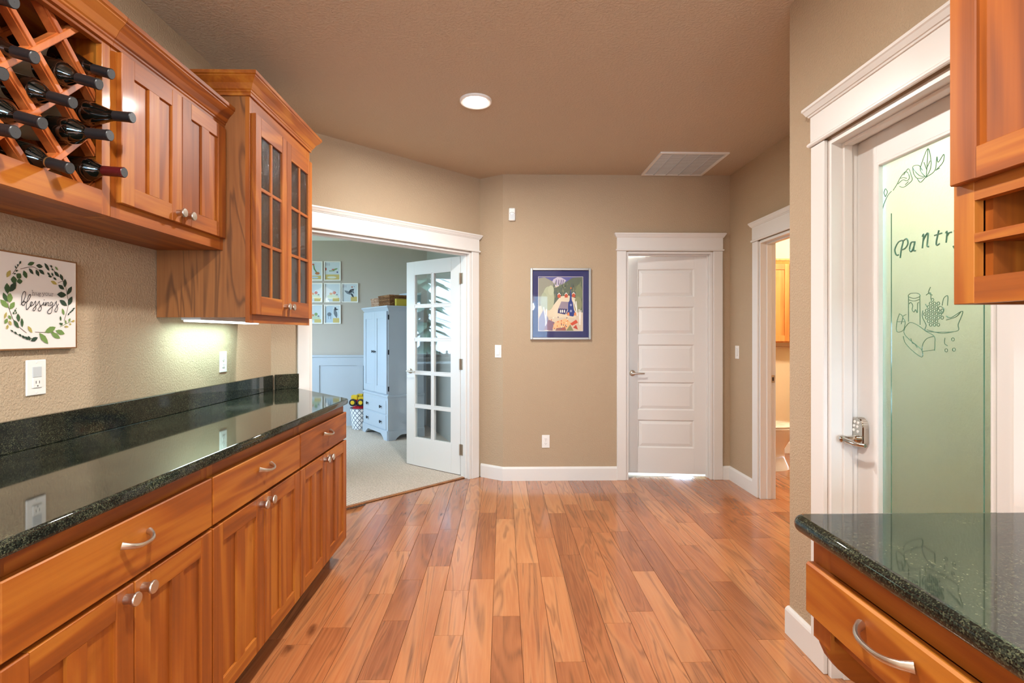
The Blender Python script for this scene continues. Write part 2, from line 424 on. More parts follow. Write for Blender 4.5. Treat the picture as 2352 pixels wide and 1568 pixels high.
wall('wall_pantry_near', Fr((0, .82), (1, 0), (0, 1)), XR+WT, 2.5, m=white_wall)
MB().wbox(-4.45, 4.35, -3.65, 7.5, CE, CE+.1).build('ceiling', ceil_paint, kind='structure')
MB().zprism([(-4.3, 3.5), (XL-.1, 3.5), (P0.x-.1, P0.y+.1), (P1.x-.12, P1.y+.1), (DR0.x, DR0.y), (-4.3, DEN_Y)], CE-.006, CE-.001).build('ceiling_den', ceil_white, kind='structure')

# floor with individual boards
fl = MB().wbox(-4.45, 4.35, -3.65, 7.5, -.14, -.019).build('floor', hickory, kind='structure')
def plank(x0, x1, ya, yb0, yb1):
    """ya: near end, yb0/yb1: far end at x0 / x1"""
    g = .0007; c = .0011; t = random.uniform(-.0001, .0001)
    x0, x1, ya, yb0, yb1 = x0+g, x1-g, ya+g, yb0-g, yb1-g; cx, cy = (x0+x1)/2, (ya+(yb0+yb1)/2)/2
    lo = [(x0, ya), (x1, ya), (x1, yb1), (x0, yb0)]; hi = [(x0+c, ya+.0002), (x1-c, ya+.0002), (x1-c, yb1-.0002), (x0+c, yb0-.0002)]
    vs = [(p[0]-cx, p[1]-cy, -.018) for p in lo]+[(p[0]-cx, p[1]-cy, t-c) for p in lo]+[(p[0]-cx, p[1]-cy, t) for p in hi]
    fs = [(8, 9, 10, 11)]
    for b in (0, 4):
        for i in range(4): j = (i+1) % 4; fs.append((b+i, b+j, b+4+j, b+4+i))
    me = bpy.data.meshes.new('plank'); me.from_pydata(vs, [], fs); me.materials.append(hickory)
    o = bpy.data.objects.new('plank', me); COL.objects.link(o); o.parent = fl; o.location = V((cx, cy, 0))-fl.location
PW = .1265
def fars(x):                      # far limit of the boards at x
    if x < P1.x: return DIAG.o.y+(x-P0.x)*DU.y/DU.x+.055
    if x < P2.x: return P1.y+(x-P1.x)*SU.y/SU.x+.0
    if HD0-.02 < x < HD1+.02: return BY+.10
    return BY
r = 0; x = -1.06
while x < 3.5:
    x1 = x+PW
    near = -.4 if x < XR else 2.235
    if x >= XF: near = 3.0
    f0, f1 = fars(x), fars(x1)
    if x1 > XF: f0 = f1 = 5.6
    y = near-random.uniform(0, .5); y = max(y, near)
    while True:
        L = random.choice([.45, .6, .75, .9, 1.1, 1.3])*random.uniform(.85, 1.15)
        if y < 1.2: L += .5
        if y+L > min(f0, f1)-.25: plank(x, x1, y, f0, f1); break
        plank(x, x1, y, y+L, y+L); y += L
    x = x1; r += 1
# den carpet and threshold
dd = DIAG.n*-.075
MB().zprism([(-4.3, 3.5), (XL-WT, 3.5), (P0.x+dd.x-.08, P0.y+dd.y-.076), (P1.x+dd.x, P1.y+dd.y), (DR1.x, DR1.y), (DR0.x, DR0.y), (-4.3, DEN_Y)], -.018, .008).build('floor_den', carpet_m, kind='structure')
B(DIAG, OPL, OPR, -.082, -.048, -.001, .009, 'trim_threshold', edge_wood, kind='structure', bev=.003)
MB().zprism([(.03, BY+.10), (XF, BY+.10), (XF, 6.1), (.03, 6.1)], -.018, .002).build('floor_laundry', plain('pale_tile', S(225, 225, 222), .4), kind='structure')
MB().zprism([(XR+WT, .82), (2.5, .82), (2.5, 2.1), (XR+WT, 2.1)], -.018, .002).build('floor_pantry', hickory, kind='structure')

# ------------------------------------------------------------------ door and opening trim
CAPP = [(0, 0), (.006, .002), (.008, .008), (.012, .010), (.020, .026), (.024, .030), (.024, .040), (.020, .042), (0, .042)]
BEADP = [(0, 0), (.006, .001), (.010, .006), (.010, .012), (.006, .017), (0, .018)]
def opening_trim(name, fr, a0, a1, floor_z=0, h=OPH, left=True, right=True, jamb=WT, stop=True, stop_d=None):
    t = struct(name, fr.p((a0+a1)/2, 0, 0)); cw, ct = .09, .018
    rv = .006
    if left: B(fr, a0-cw, a0-rv, 0, ct, floor_z, h+.006, 'casing_board', trim_white, t, .003)
    if right: B(fr, a1+rv, a1+cw, 0, ct, floor_z, h+.006, 'casing_board', trim_white, t, .003)
    e0, e1 = a0-cw, a1+cw
    path = lambda x: [fr.p(e0-x, 0, 0).xy, fr.p(e0-x, ct+x, 0).xy, fr.p(e1+x, ct+x, 0).xy, fr.p(e1+x, 0, 0).xy]
    sd = -1 if fr.u.cross(fr.n).z > 0 else 1
    # direction of travel goes out, along +a, back: outward lies on the left when u x n > 0
    MB().sweep(path(0), BEADP, h+.006, sd).build('bead', trim_white, t)
    B(fr, e0, e1, 0, ct+.001, h+.024, h+.126, 'frieze_board', trim_white, t)
    MB().sweep(path(0), CAPP, h+.124, sd).build('cap_moulding', trim_white, t)
    jt = .016
    B(fr, a0-.004, a0+jt, -jamb, .002, floor_z, h, 'side_jamb', trim_white, t); B(fr, a1-jt, a1+.004, -jamb, .002, floor_z, h, 'side_jamb', trim_white, t)
    B(fr, a0+jt, a1-jt, -jamb, .002, h-jt, h+.004, 'head_jamb', trim_white, t)
    if stop:
        s0, s1 = stop_d if stop_d else (-jamb+.03, -.03)
        B(fr, a0+jt, a0+jt+.012, s0, s1, floor_z, h-jt, 'door_stop', trim_white, t, .002)
        B(fr, a1-jt-.012, a1-jt, s0, s1, floor_z, h-jt, 'door_stop', trim_white, t, .002)
        B(fr, a0+jt+.012, a1-jt-.012, s0, s1, h-jt-.012, h-jt, 'door_stop', trim_white, t, .002)
    return t
t1 = opening_trim('trim_1', DIAG, OPL, OPR, stop_d=(-.075, -.035))
t2 = opening_trim('trim_2', BACKW, HD0, HD1, stop_d=(-.085, -.05))
t3 = opening_trim('trim_3', RIGHTW, PD0, PD1, stop_d=(-.072, -.038))
t4 = opening_trim('trim_4', FARW, BD0, BD1, stop_d=(-.08, -.045))
# strike plate on the bathroom jamb
sp = MB().wbox(XF+.085, XF+.112, BD1-.0175, BD1-.0155, .925, .985).build('strike_plate', nickel, t4)
MB().wbox(XF+.092, XF+.104, BD1-.0185, BD1-.017, .94, .968).build('strike_hole', slot_dark, sp)

# baseboards
BBP = [(0, 0), (.014, 0), (.014, .105), (.011, .114), (.006, .123), (0, .123)]
def baseboard(name, path, side=1): MB().sweep(path, BBP, 0, side).build(name, trim_white, kind='structure')
sA = DIAG.p(OPR+.092, 0, 0).xy
baseboard('baseboard_back', [P1+SU*.012, P2, V((HD0-.09, BY))])
baseboard('baseboard_hall', [V((HD1+.09, BY)), V((XF, BY)), V((XF, BD1+.09))])
baseboard('baseboard_right', [V((XR+WT, 2.215)), V((XR, 2.215)), V((XR, PD1+.09))])
baseboard('baseboard_desk', [V((XR, PD0-.09)), V((XR, -.3))], 1)
baseboard('baseboard_bath', [V((XF+WT, 4.7)), V((XF+WT, 5.6)), V((4.2, 5.6))])

# ------------------------------------------------------------------ hall door (six rails, five panels, ajar)
def lever(parent, base, out, along, m, name='lever_handle', rose=.028):
    out = V(out); along = V(along); base = V(base)
    h = MB().lathe([(rose, 0), (rose, .006), (rose*.7, .012), (.009, .014), (.009, .05)], base, out, 20).build(name, m, parent, smooth=True)
    e = base+out*.045
    MB().tube([e-along*.004, e+along*.03+out*.004, e+along*.07+out*.004, e+along*.105-out*.002], [.009, .0085, .0075, .007], 10).build('lever', m, h, smooth=True)
    return h
a = math.radians(6.0)
hinge = V((HD1-.018, BY+.088)); du = V((-math.cos(a), math.sin(a))); HDF = Fr(hinge, du, (-math.sin(a), -math.cos(a)))
hd = struct('door_1', (hinge.x, hinge.y, 0)); DW = .738; z0, z1 = .026, 2.03
stl = MB(); stl.box(HDF, .002, .115, -.018, .018, z0, z1, .0015); stl.box(HDF, DW-.115, DW, -.018, .018, z0, z1, .0015); stl.each('stile', door_white, hd)
rails = [(z0, .245), (.50, .585), (.845, .935), (1.195, 1.285), (1.545, 1.635), (1.895, z1)]
rails = [(z0, .262), (.52, .61), (.868, .958), (1.216, 1.306), (1.564, 1.654), (1.912, z1)]
for ra, rb in rails: B(HDF, .115, DW-.115, -.018, .018, ra, rb, 'rail', door_white, hd)
for i in range(5):
    pa, pb = rails[i][1], rails[i+1][0]; m_ = MB(); q = .028; x0, x1 = .115, DW-.115
    # sunk edge with raised field
    o_ = [(x0, pa), (x1, pa), (x1, pb), (x0, pb)]; i1 = [(x0+.012, pa+.012), (x1-.012, pa+.012), (x1-.012, pb-.012), (x0+.012, pb-.012)]
    i2 = [(x0+q+.012, pa+q+.012), (x1-q-.012, pa+q+.012), (x1-q-.012, pb-q-.012), (x0+q+.012, pb-q-.012)]
    rg = [[HDF.p(u_, d_, z_) for u_, z_ in s_] for s_, d_ in ((o_, .018), (i1, .006), (i1, .007), (i2, .015))]
    bm = m_.bm; R = [[bm.verts.new(p) for p in q_] for q_ in rg]
    for k in range(3):
        for j in range(4): bm.faces.new([R[k][j], R[k][(j+1) % 4], R[k+1][(j+1) % 4], R[k+1][j]])
    bm.faces.new(R[3]); m_.build('panel', door_white, hd)
lever(hd, HDF.p(DW-.065, .018, .95), HDF.n, -HDF.u, nickel)
for z in (.25, 1.03, 1.82): MB().lathe([(.006, 0), (.006, .09)], (HD1-.018, BY+.068, z-.045), (0, 0, 1), 8).build('hinge', nickel, hd)

# ------------------------------------------------------------------ den french door leaf
hg = DIAG.p(OPR-.020, -.125, 0); fu = V((-.795, .606)).normalized(); FD = Fr(hg.xy, fu, (-fu.y, fu.x))
fd = struct('door_2', (hg.x, hg.y, 0)); FW = .722; z0, z1 = .014, 2.03; TH = .035
m_ = MB(); m_.box(FD, .002, .112, -TH, 0, z0, z1, .002); m_.box(FD, FW-.112, FW, -TH, 0, z0, z1, .002); m_.each('stile', door_white, fd)
B(FD, .112, FW-.112, -TH, 0, z0, .285, 'rail', door_white, fd); B(FD, .112, FW-.112, -TH, 0, z1-.125, z1, 'rail', door_white, fd)
g0, g1, gz0, gz1 = .112, FW-.112, .285, z1-.125; mu = .022; mid = (g0+g1)/2
B(FD, mid-mu/2, mid+mu/2, -TH+.004, -.004, gz0, gz1, 'muntin', door_white, fd, .003)
ph = (gz1-gz0-4*mu)/5
for k in range(5):
    zz = gz0+k*(ph+mu)
    if k: B(FD, g0, g1, -TH+.004, -.004, zz-mu, zz, 'muntin', door_white, fd, .003)
    for (x0, x1) in ((g0, mid-mu/2), (mid+mu/2, g1)):
        pn = B(FD, x0, x1, -TH/2-.001, -TH/2+.001, zz, zz+ph, 'pane', clear_glass, fd)
        w_ = .008; m_ = MB()
        for d0, d1 in ((-.012, -.002), (-TH+.002, -TH+.012)):
            m_.box(FD, x0, x0+w_, d0, d1, zz, zz+ph); m_.box(FD, x1-w_, x1, d0, d1, zz, zz+ph)
            m_.box(FD, x0+w_, x1-w_, d0, d1, zz, zz+w_); m_.box(FD, x0+w_, x1-w_, d0, d1, zz+ph-w_, zz+ph)
        m_.build('glazing_bead', door_white, pn)
lever(fd, FD.p(FW-.058, 0, .945), FD.n, -FD.u, nickel, rose=.026)
for z in (1.824, 1.034, .248):
    m_ = MB(); m_.lathe([(.007, 0), (.007, .10)], FD.p(-.004, .008, z-.05), (0, 0, 1), 10)
    m_.box(FD, .0, .004, -.034, .004, z-.05, z+.05); m_.box(DIAG, OPR-.0185, OPR-.0155, -.122, -.085, z-.05, z+.05)
    m_.build('hinge', bronze, fd)

# ------------------------------------------------------------------ pantry door (etched glass)
PF = Fr((XR+.108, 0), (0, 1), (-1, 0))       # door face at d=0
pd = struct('door_3', (XR+.126, (PD0+PD1)/2, 0)); y0, y1 = PD0+.018, PD1-.018; z0, z1 = .012, 2.034
DF = .010
ga, gb, gz0, gz1 = 1.378, 1.829, .30, 1.928
m_ = MB(); m_.box(PF, y0, ga, -.03, DF, z0, z1, .0015); m_.box(PF, gb, y1, -.03, DF, z0, z1, .0015); m_.each('stile', door_white, pd)
B(PF, ga, gb, -.03, DF, z0, gz0, 'rail', door_white, pd); B(PF, ga, gb, -.03, DF, gz1, z1, 'rail', door_white, pd)
pane = B(PF, ga-.004, gb+.004, -.012, -.006, gz0-.004, gz1+.004, 'frosted_pane', pantry_m, pd, label='frosted green-tinted glass etched with leaves, the word Pantry and a food basket')
m_ = MB(); w_ = .014
m_.box(PF, ga, ga+w_, -.006, DF+.005, gz0, gz1, .003); m_.box(PF, gb-w_, gb, -.006, DF+.005, gz0, gz1, .003)
m_.box(PF, ga+w_, gb-w_, -.006, DF+.005, gz0, gz0+w_, .003); m_.box(PF, ga+w_, gb-w_, -.006, DF+.005, gz1-w_, gz1, .003)
m_.build('glazing_bead', door_white, pd)
GX = XR+.108+.006                               # glass surface
def gp(x, y): q = at(2000+x/2.7045, 280+y/2.7045, X=GX); return (q.y, q.z)
def etch(mb, pts, r=.0012, n=5, mirror=False, px=True):
    P = smooth_pts([gp(*p) for p in pts] if px else pts, n)
    for mm in ((0, 1) if mirror else (0,)):
        Q = [V((GX-.0006, (2*1.604-q[0]) if mm else q[0], q[1])) for q in P]
        mb.tube(Q, r, 6)
m_ = MB()
for yy in (1.7775, 1.430): m_.tube([V((GX, yy, .34)), V((GX, yy, 1.735))], .0018, 6)
m_.build('etched_border', groove_m, pane)
m_ = MB()
for s_ in ([(65, 585), (80, 520), (105, 460), (130, 430)], [(92, 465), (84, 440), (92, 415), (104, 435), (92, 465)],
           [(140, 425), (165, 385), (185, 345), (215, 310), (235, 320), (240, 350), (225, 365), (200, 360), (170, 385)],
           [(205, 330), (235, 290), (252, 330), (258, 360), (235, 385), (205, 405), (180, 400)],
           [(185, 350), (205, 345), (225, 350)], [(215, 390), (235, 370)]):
    etch(m_, s_, mirror=True)
for s_ in ([(345, 345), (310, 300), (320, 250), (356, 165), (375, 235), (372, 290), (345, 345)], [(345, 345), (352, 260), (356, 165)],
           [(350, 300), (332, 250)], [(350, 285), (370, 240)],
           [(340, 340), (300, 330), (262, 280), (300, 270), (322, 300)], [(262, 280), (268, 320), (290, 350), (330, 345)],
           [(350, 340), (400, 300), (412, 215), (420, 250), (455, 200), (450, 250), (405, 300)], [(290, 350), (310, 375), (340, 345)], [(405, 300), (430, 285)]):
    etch(m_, s_)
m_.build('etched_leaves', groove_m, pane, smooth=True)
m_ = MB()
for s_ in ([(185, 845), (192, 790), (202, 740), (175, 745), (152, 790), (160, 825), (175, 825)], [(202, 740), (225, 725), (232, 755), (215, 785), (192, 795)],
           [(272, 745), (252, 750), (243, 790), (255, 805), (272, 765), (275, 742), (268, 795), (280, 800)],
           [(322, 712), (330, 700), (322, 785)], [(326, 740), (345, 700), (358, 695), (352, 765), (362, 775)],
           [(425, 672), (410, 740), (412, 765), (430, 755)], [(398, 705), (445, 690)],
           [(468, 690), (476, 682), (470, 750)], [(472, 715), (488, 690), (505, 685)],
           [(523, 672), (530, 705), (545, 715), (560, 695), (566, 658)], [(566, 658), (560, 720), (545, 775), (525, 785), (515, 770)]):
    etch(m_, s_, .0026)
m_.build('etched_word', groove_m, pane, smooth=True)
m_ = MB()
for s_ in ([(236, 1075), (250, 1065), (285, 1063), (304, 1070), (304, 1085), (270, 1095), (236, 1085), (236, 1075)], [(236, 1085), (236, 1240)], [(306, 1080), (308, 1260)],
           [(240, 1130), (250, 1120), (262, 1140), (258, 1165), (270, 1180), (280, 1165), (290, 1185), (292, 1130), (300, 1120)], [(238, 1105), (270, 1112), (304, 1102)],
           [(180, 1190), (165, 1235), (160, 1290), (175, 1305), (205, 1290), (215, 1240), (200, 1210), (222, 1195)], [(180, 1190), (200, 1210), (190, 1255)], [(165, 1240), (215, 1240)],
           [(215, 1275), (245, 1245), (290, 1260), (345, 1300), (395, 1330), (400, 1375), (398, 1420)], [(215, 1275), (208, 1310), (240, 1350), (290, 1390), (320, 1420), (318, 1460), (260, 1420), (215, 1370), (203, 1330)],
           [(320, 1420), (325, 1380), (350, 1345), (395, 1330)], [(398, 1415), (360, 1420), (320, 1425)], [(250, 1345), (260, 1372), (275, 1380), (290, 1400)],
           [(372, 1025), (360, 1060), (385, 1075)], [(345, 1075), (372, 1060), (375, 1100)], [(340, 1130), (355, 1155)],
           [(325, 1170), (322, 1210), (345, 1260), (350, 1300), (530, 1300), (545, 1255), (572, 1175), (500, 1215), (470, 1205)],
           [(350, 1290), (440, 1312), (530, 1300)], [(470, 1230), (530, 1210), (560, 1180)], [(445, 1140), (455, 1095), (480, 1080), (478, 1140)], [(415, 1170), (430, 1145), (455, 1160), (445, 1190), (420, 1185)],
           [(462, 1340), (460, 1375), (478, 1390)]):
    etch(m_, s_, .0012)
for cx, cy in [(385+dx*24+(dy % 2)*12, 1105+dy*22) for dy in range(8) for dx in range(-2, 3) if abs(dx)+abs(dy-4)*.5 < 3]+[(512, 1350), (470, 1418), (518, 1414)]:
    q = gp(cx, cy); m_.tube([V((GX-.0006, q[0]+.0052*math.cos(t), q[1]+.0052*math.sin(t))) for t in [i*math.pi/4 for i in range(9)]], .0012, 5)
m_.build('etched_basket', groove_m, pane, smooth=True)
# keypad lock with lever
LZ = .892; ly = 1.892; hw = .030
pts = [(ly-hw, LZ+.012), (ly-hw*.5, LZ-.004), (ly+hw*.5, LZ-.004), (ly+hw, LZ+.012), (ly+hw, LZ+.075)]+[(ly+hw*math.cos(t), LZ+.075+.034*math.sin(t)) for t in [math.pi*i/8 for i in range(1, 8)]]+[(ly-hw, LZ+.075)]
lk = MB().slab(PF, pts, DF, DF+.026).build('keypad_lock', chrome, pd)
bm = bmesh.new(); bm.from_mesh(lk.data); bmesh.ops.bevel(bm, geom=[e for e in bm.edges], offset=.004, segments=2, affect='EDGES'); bm.to_mesh(lk.data); bm.free()
for i, (dy, dz) in enumerate(((.012, .090), (-.006, .088), (.016, .074), (-.002, .073), (.018, .058), (-.004, .055))):
    MB().lathe([(.0055, 0), (.0055, .002), (.003, .003)], PF.p(ly+dy, DF+.026, LZ+dz), PF.n, 10).build('key', plate_white, lk)
h_ = PF.p(ly+.004, DF+.026, LZ+.026)
MB().lathe([(.015, 0), (.015, .008), (.0105, .012), (.0105, .038), (.013, .044), (.0145, .052), (.012, .06), (.005, .064)], h_, PF.n, 16).build('lever_neck', chrome, lk, smooth=True)
e_ = h_+PF.n*.05
MB().tube([e_, e_+V((0, -.03, -.003)), e_+V((.004, -.07, -.006)), e_+V((.012, -.10, -.004))], [.010, .009, .008, .007], 10).build('lever', chrome, lk, smooth=True)

# ------------------------------------------------------------------ cabinet parts
knob_src = MB().lathe([(.0118, 0), (.0118, .003), (.0118, .012), (.0125, .018), (.0140, .021), (.0165, .0235), (.0170, .0265), (.0155, .0295), (.004, .0305)], (0, 0, 0), (1, 0, 0), 20).build('knob', nickel, struct('scratch'), smooth=True, local=True)
KNOB = knob_src.data; scratch = knob_src.parent; bpy.data.objects.remove(knob_src); bpy.data.objects.remove(scratch)
def knob(fr, a, d, z, parent):
    o = bpy.data.objects.new('knob', KNOB); COL.objects.link(o); o.parent = parent
    o.location = fr.p(a, d, z)-root(parent).location
    o.rotation_euler = (0, 0, math.atan2(fr.n.y, fr.n.x)); return o
def pull(fr, a, d, z, parent, w=.096, drop=.010):
    P = []; R = []
    for i in range(13):
        t = -1+i/6; q = 1-abs(t)**2.6
        P.append(fr.p(a+t*w/2, d+.003+.030*q**.8, z+.004-drop*q)); R.append(.0042+.0028*abs(t)**2+(.001 if abs(t) > .95 else 0))
    return MB().tube(P, R, 10, flat=1.15).build('pull', nickel, parent, smooth=True)
def shaker(fr, a0, a1, z0, z1, df, parent, name='door', th=.02, st=.058, mid=.052, rail=.062, knob_at=None, glass=None, vm=cherry_v, hm=cherry_h, vsplit=True):
    c = (a0+a1)/2; m_ = MB(); core = df-th+.0015
    if glass:      # thin back frame ring
        R = [[m_.bm.verts.new(fr.p(a, dd_, z)) for a, z in rr] for rr in ([(a0, z0), (a1, z0), (a1, z1), (a0, z1)], [(a0+st, z0+rail), (a1-st, z0+rail), (a1-st, z1-rail), (a0+st, z1-rail)]) for dd_ in (df-th, core)]
        for p_, q_ in ((0, 1), (1, 3), (3, 2), (2, 0)):
            for j in range(4): m_.bm.faces.new([R[p_][j], R[p_][(j+1) % 4], R[q_][(j+1) % 4], R[q_][j]])
    else: m_.box(fr, a0+.001, a1-.001, df-th, core, z0+.001, z1-.001)
    d = m_.build(name, vm, parent); m_ = MB()
    m_.box(fr, a0, a0+st, core, df, z0, z1, .0022); m_.box(fr, a1-st, a1, core, df, z0, z1, .0022)
    if vsplit and not glass: m_.box(fr, c-mid/2, c+mid/2, core, df-.0004, z0+rail, z1-rail)
    m_.each('stile', vm, d); th -= .0015
    B(fr, a0+st, a1-st, df-th, df-.0006, z0, z0+rail, 'rail', hm, d, .0012); B(fr, a0+st, a1-st, df-th, df-.0006, z1-rail, z1, 'rail', hm, d, .0012)
    if glass:
        mw = .016; rows = 3; zb, zt = z0+rail, z1-rail; rh = (zt-zb-mw*(rows-1))/rows
        B(fr, c-mw/2, c+mw/2, df-th+.004, df-.003, zb, zt, 'muntin', vm, d, .002)
        for k in range(rows):
            zz = zb+k*(rh+mw)
            if k: B(fr, a0+st, a1-st, df-th+.004, df-.0025, zz-mw, zz, 'muntin', hm, d, .002)
            for x0, x1 in ((a0+st, c-mw/2), (c+mw/2, a1-st)): B(fr, x0, x1, df-th+.005, df-th+.008, zz, zz+rh, 'pane', glass, d)
    else:
        sp_ = ((a0+st, c-mid/2), (c+mid/2, a1-st)) if vsplit else ((a0+st, a1-st),)
        for x0, x1 in sp_: B(fr, x0, x1, df-th+.002, df-.0085, z0+rail, z1-rail, 'panel', vm, d)
    if knob_at: knob(fr, knob_at[0], df, knob_at[1], d)
    return d
CROWN = [(0, 0), (.010, 0), (.010, .012), (.014, .016), (.014, .022), (.019, .026), (.030, .048), (.046, .066), (.050, .070), (.050, .074), (.056, .078), (.056, .092), (0, .092)]

# ------------------------------------------------------------------ left base cabinets
CT = .939; CF = -.895                         # counter top height, front edge x
DFX = -.915; FFX = -.935
bays = [(.262, .945, 'first cherry base cabinet, at the end of the run away from the den doors'),
        (.945, 1.631, 'cherry base cabinet with drawer and two doors below the wreath sign and its outlet'),
        (1.631, 2.328, 'middle cherry base cabinet, between the two other drawer-and-door units'),
        (2.328, 3.012, 'cherry base cabinet at the counter tip beside the den door opening')]
for i, (b0, b1, lab) in enumerate(bays):
    t = thing('base_cabinet', lab, 'cabinet', ((FFX+XL)/2, (b0+b1)/2, 0), 'base cabinets under the long counter')
    m_ = MB(); e = .0006
    if i < 3: m_.wbox(XL+.004, FFX-.019, b0+e, b1-e, .10, .905)
    else: m_.zprism([(XL+.006, b0+e), (FFX-.019, b0+e), (FFX-.019, b1-.005), (-1.395, 3.50), (XL+.006, 3.425)], .10, .905)
    m_.build('carcass', cherry_v, t)
    m_ = MB(); fs = .03
    m_.wbox(FFX-.019, FFX, b0+e, b0+fs, .10, .905); m_.wbox(FFX-.019, FFX, b1-fs, b1-e, .10, .905); m_.each('frame_stile', cherry_v, t)
    m_ = MB()
    for za, zb in ((.10, .135), (.690, .715), (.85, .905)): m_.wbox(FFX-.0185, FFX-.0005, b0+fs, b1-fs, za, zb)
    m_.each('frame_rail', cherry_h, t)
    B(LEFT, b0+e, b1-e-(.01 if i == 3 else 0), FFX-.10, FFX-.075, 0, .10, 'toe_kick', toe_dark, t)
    g = .0035; c = (b0+b1)/2
    dr = B(LEFT, b0+g, b1-g, FFX, DFX, .706, .858, 'drawer', cherry_h, t, .003)
    pull(LEFT, c, DFX, .80, dr)
    shaker(LEFT, b0+g, c-.0015, .122, .695, DFX, t, knob_at=(c-.030, .668)); shaker(LEFT, c+.0015, b1-g, .122, .695, DFX, t, knob_at=(c+.030, .668))

# countertop with splash boards
ct = thing('granite_countertop', 'long polished green-black granite counter with splash boards along the left wall', 'countertop', (-1.22, 1.7, .907))
endA = DIAG.p(.178, .022, 0); poly = [(XL+.002, .262), (CF, .262), (CF, 2.985), (CF-.012, 3.000)]
endB = DIAG.p(.178, .001, 0); poly += [(endB.x, endB.y), (XL+.002, 3.452)]
def bullnose(fn, z0, z1, r, parent):
    m_ = MB(); R = []; N_ = 5
    for k in range(N_+1): q = math.pi/2*k/N_; R.append((r*(1-math.sin(q)), z0+r*(1-math.cos(q))))
    for k in range(N_+1): q = math.pi/2*k/N_; R.append((r*(1-math.cos(q)), z1-r*(1-math.sin(q))))
    rings = [[m_.bm.verts.new((p[0], p[1], z)) for p in fn(i)] for i, z in R]; n = len(rings[0])
    for i in range(len(rings)-1):
        for k in range(n): m_.bm.faces.new([rings[i][k], rings[i][(k+1) % n], rings[i+1][(k+1) % n], rings[i+1][k]])
    m_.bm.faces.new(rings[0][::-1]); m_.bm.faces.new(rings[-1])
    o = m_.build('slab', granite_m, parent, smooth=True)
    for p in o.data.polygons: p.use_smooth = abs(p.normal.z) < .98
    for e in o.data.edges: e.use_edge_sharp = False
    return o
def left_plan(i):
    dv = V((endB.x-CF, endB.y-2.985)); nv = V((-dv.y, dv.x)).normalized()*-1     # inward is away from the den
    if nv.y > 0: nv = -nv
    c = V((CF, 2.985)); pts = [(XL+.002, .262), (CF-i, .262)]; R_ = .02
    for k in range(5):
        t = k/4; base = V((CF, 2.985-R_*(1-t)**2))+dv.normalized()*R_*t**2
        nn = (V((-1, 0))*(1-t)+nv*t).normalized(); pts.append((base.x+nn.x*i, base.y+nn.y*i))
    return pts+[(endB.x+nv.x*i, endB.y+nv.y*i), (XL+.002, 3.452)]
bullnose(left_plan, .9065, CT, .009, ct)
c0 = DIAG.p(.014, .022, 0)
MB().wbox(XL+.001, XL+.021, .262, 3.438, CT+.0003, CT+.100, .002).build('splash_board', granite_m, ct)
MB().box(DIAG, .022, .178, .001, .021, CT+.0003, CT+.100, .002).build('splash_board', granite_m, ct)

# ------------------------------------------------------------------ wine rack cabinet
UF = -1.256; UD = -1.236; UB = 1.686; UT = 2.262      # face frame x, door face x, bottom, top
RA0, RA1 = .72, 1.660
rk = thing('wine_rack_cabinet', 'cherry wall cabinet with diagonal lattice holding wine bottles', 'cabinet', ((UF+XL)/2, (RA0+RA1)/2, UB))
m_ = MB(); m_.wbox(XL+.003, UF-.02, RA0, RA1-.0006, UB, UB+.034); m_.wbox(XL+.003, UF-.02, RA0, RA1-.0006, UT-.018, UT)
m_.each('shelf_board', cherry_h, rk)
m_ = MB(); m_.wbox(XL+.003, UF-.02, RA0, RA0+.018, UB+.034, UT-.018); m_.wbox(XL+.003, UF-.02, RA1-.0186, RA1-.0006, UB+.034, UT-.018); m_.each('side_board', cherry_v, rk)
MB().wbox(XL+.003, XL+.012, RA0+.018, RA1-.0186, UB+.034, UT-.018).build('back_board', cherry_v, rk)
m_ = MB(); m_.wbox(UF-.02, UF, RA0, RA0+.04, UB, UT, .001); m_.wbox(UF-.02, UF, RA1-.034, RA1-.0006, UB, UT, .001); m_.each('frame_stile', cherry_v, rk)
m_ = MB(); m_.wbox(UF-.02, UF, RA0+.04, RA1-.034, UB, 1.762, .001); m_.wbox(UF-.02, UF, RA0+.04, RA1-.034, 2.220, UT, .001); m_.each('frame_rail', cherry_h, rk)
LY, LZc, PY, PZ = 1.428, 2.006, .085, .0866
def slat(d0, d1, sgn, k, w=.022, off=0):
    # line: (z-LZc)/PZ = sgn*(y-LY)/PY + k, clipped to the rack's inside
    ya, yb, za, zb = RA0+.02, RA1-.02, UB+.035, UT-.019
    pts = []
    for y in (ya, yb):
        z = LZc+PZ*(sgn*(y-LY)/PY+k)
        if za <= z <= zb: pts.append((y, z))
    for z in (za, zb):
        y = LY+PY*sgn*((z-LZc)/PZ-k)
        if ya < y < yb: pts.append((y, z))
    if len(pts) < 2: return
    pts.sort(); p, q = V(pts[0]), V(pts[-1])
    if (q-p).length < .05: return
    n = (q-p).normalized(); nn = V((-n.y, n.x))*w/2
    pr = [p+nn, q+nn, q-nn, p-nn]
    nn = nn.normalized(); sec = [(-w/2, d0), (w/2, d0), (w/2, d1-.007), (w*.36, d1-.007), (w*.36, d1-.001), (w*.3, d1), (-w*.3, d1), (-w*.36, d1-.001), (-w*.36, d1-.007), (-w/2, d1-.007)]
    m_ = MB(); m_.prism(*[[LEFT.p(e_.x+nn.x*s_, dd_, e_.y+nn.y*s_) for s_, dd_ in sec] for e_ in (p, q)])
    m_.build('lattice_slat', lattice_wood, rk)
for k in range(-15, 12, 2):
    slat(-1.312, -1.278, 1, k); slat(-1.311, -1.2795, -1, k)
    slat(-1.475, -1.449, 1, k, .017); slat(-1.474, -1.4505, -1, k, .017)
MB().sweep([(UF-.001, RA0), (UF-.001, RA1-.0006)], CROWN, UT-.03, 1).build('crown_moulding', cherry_h, rk)

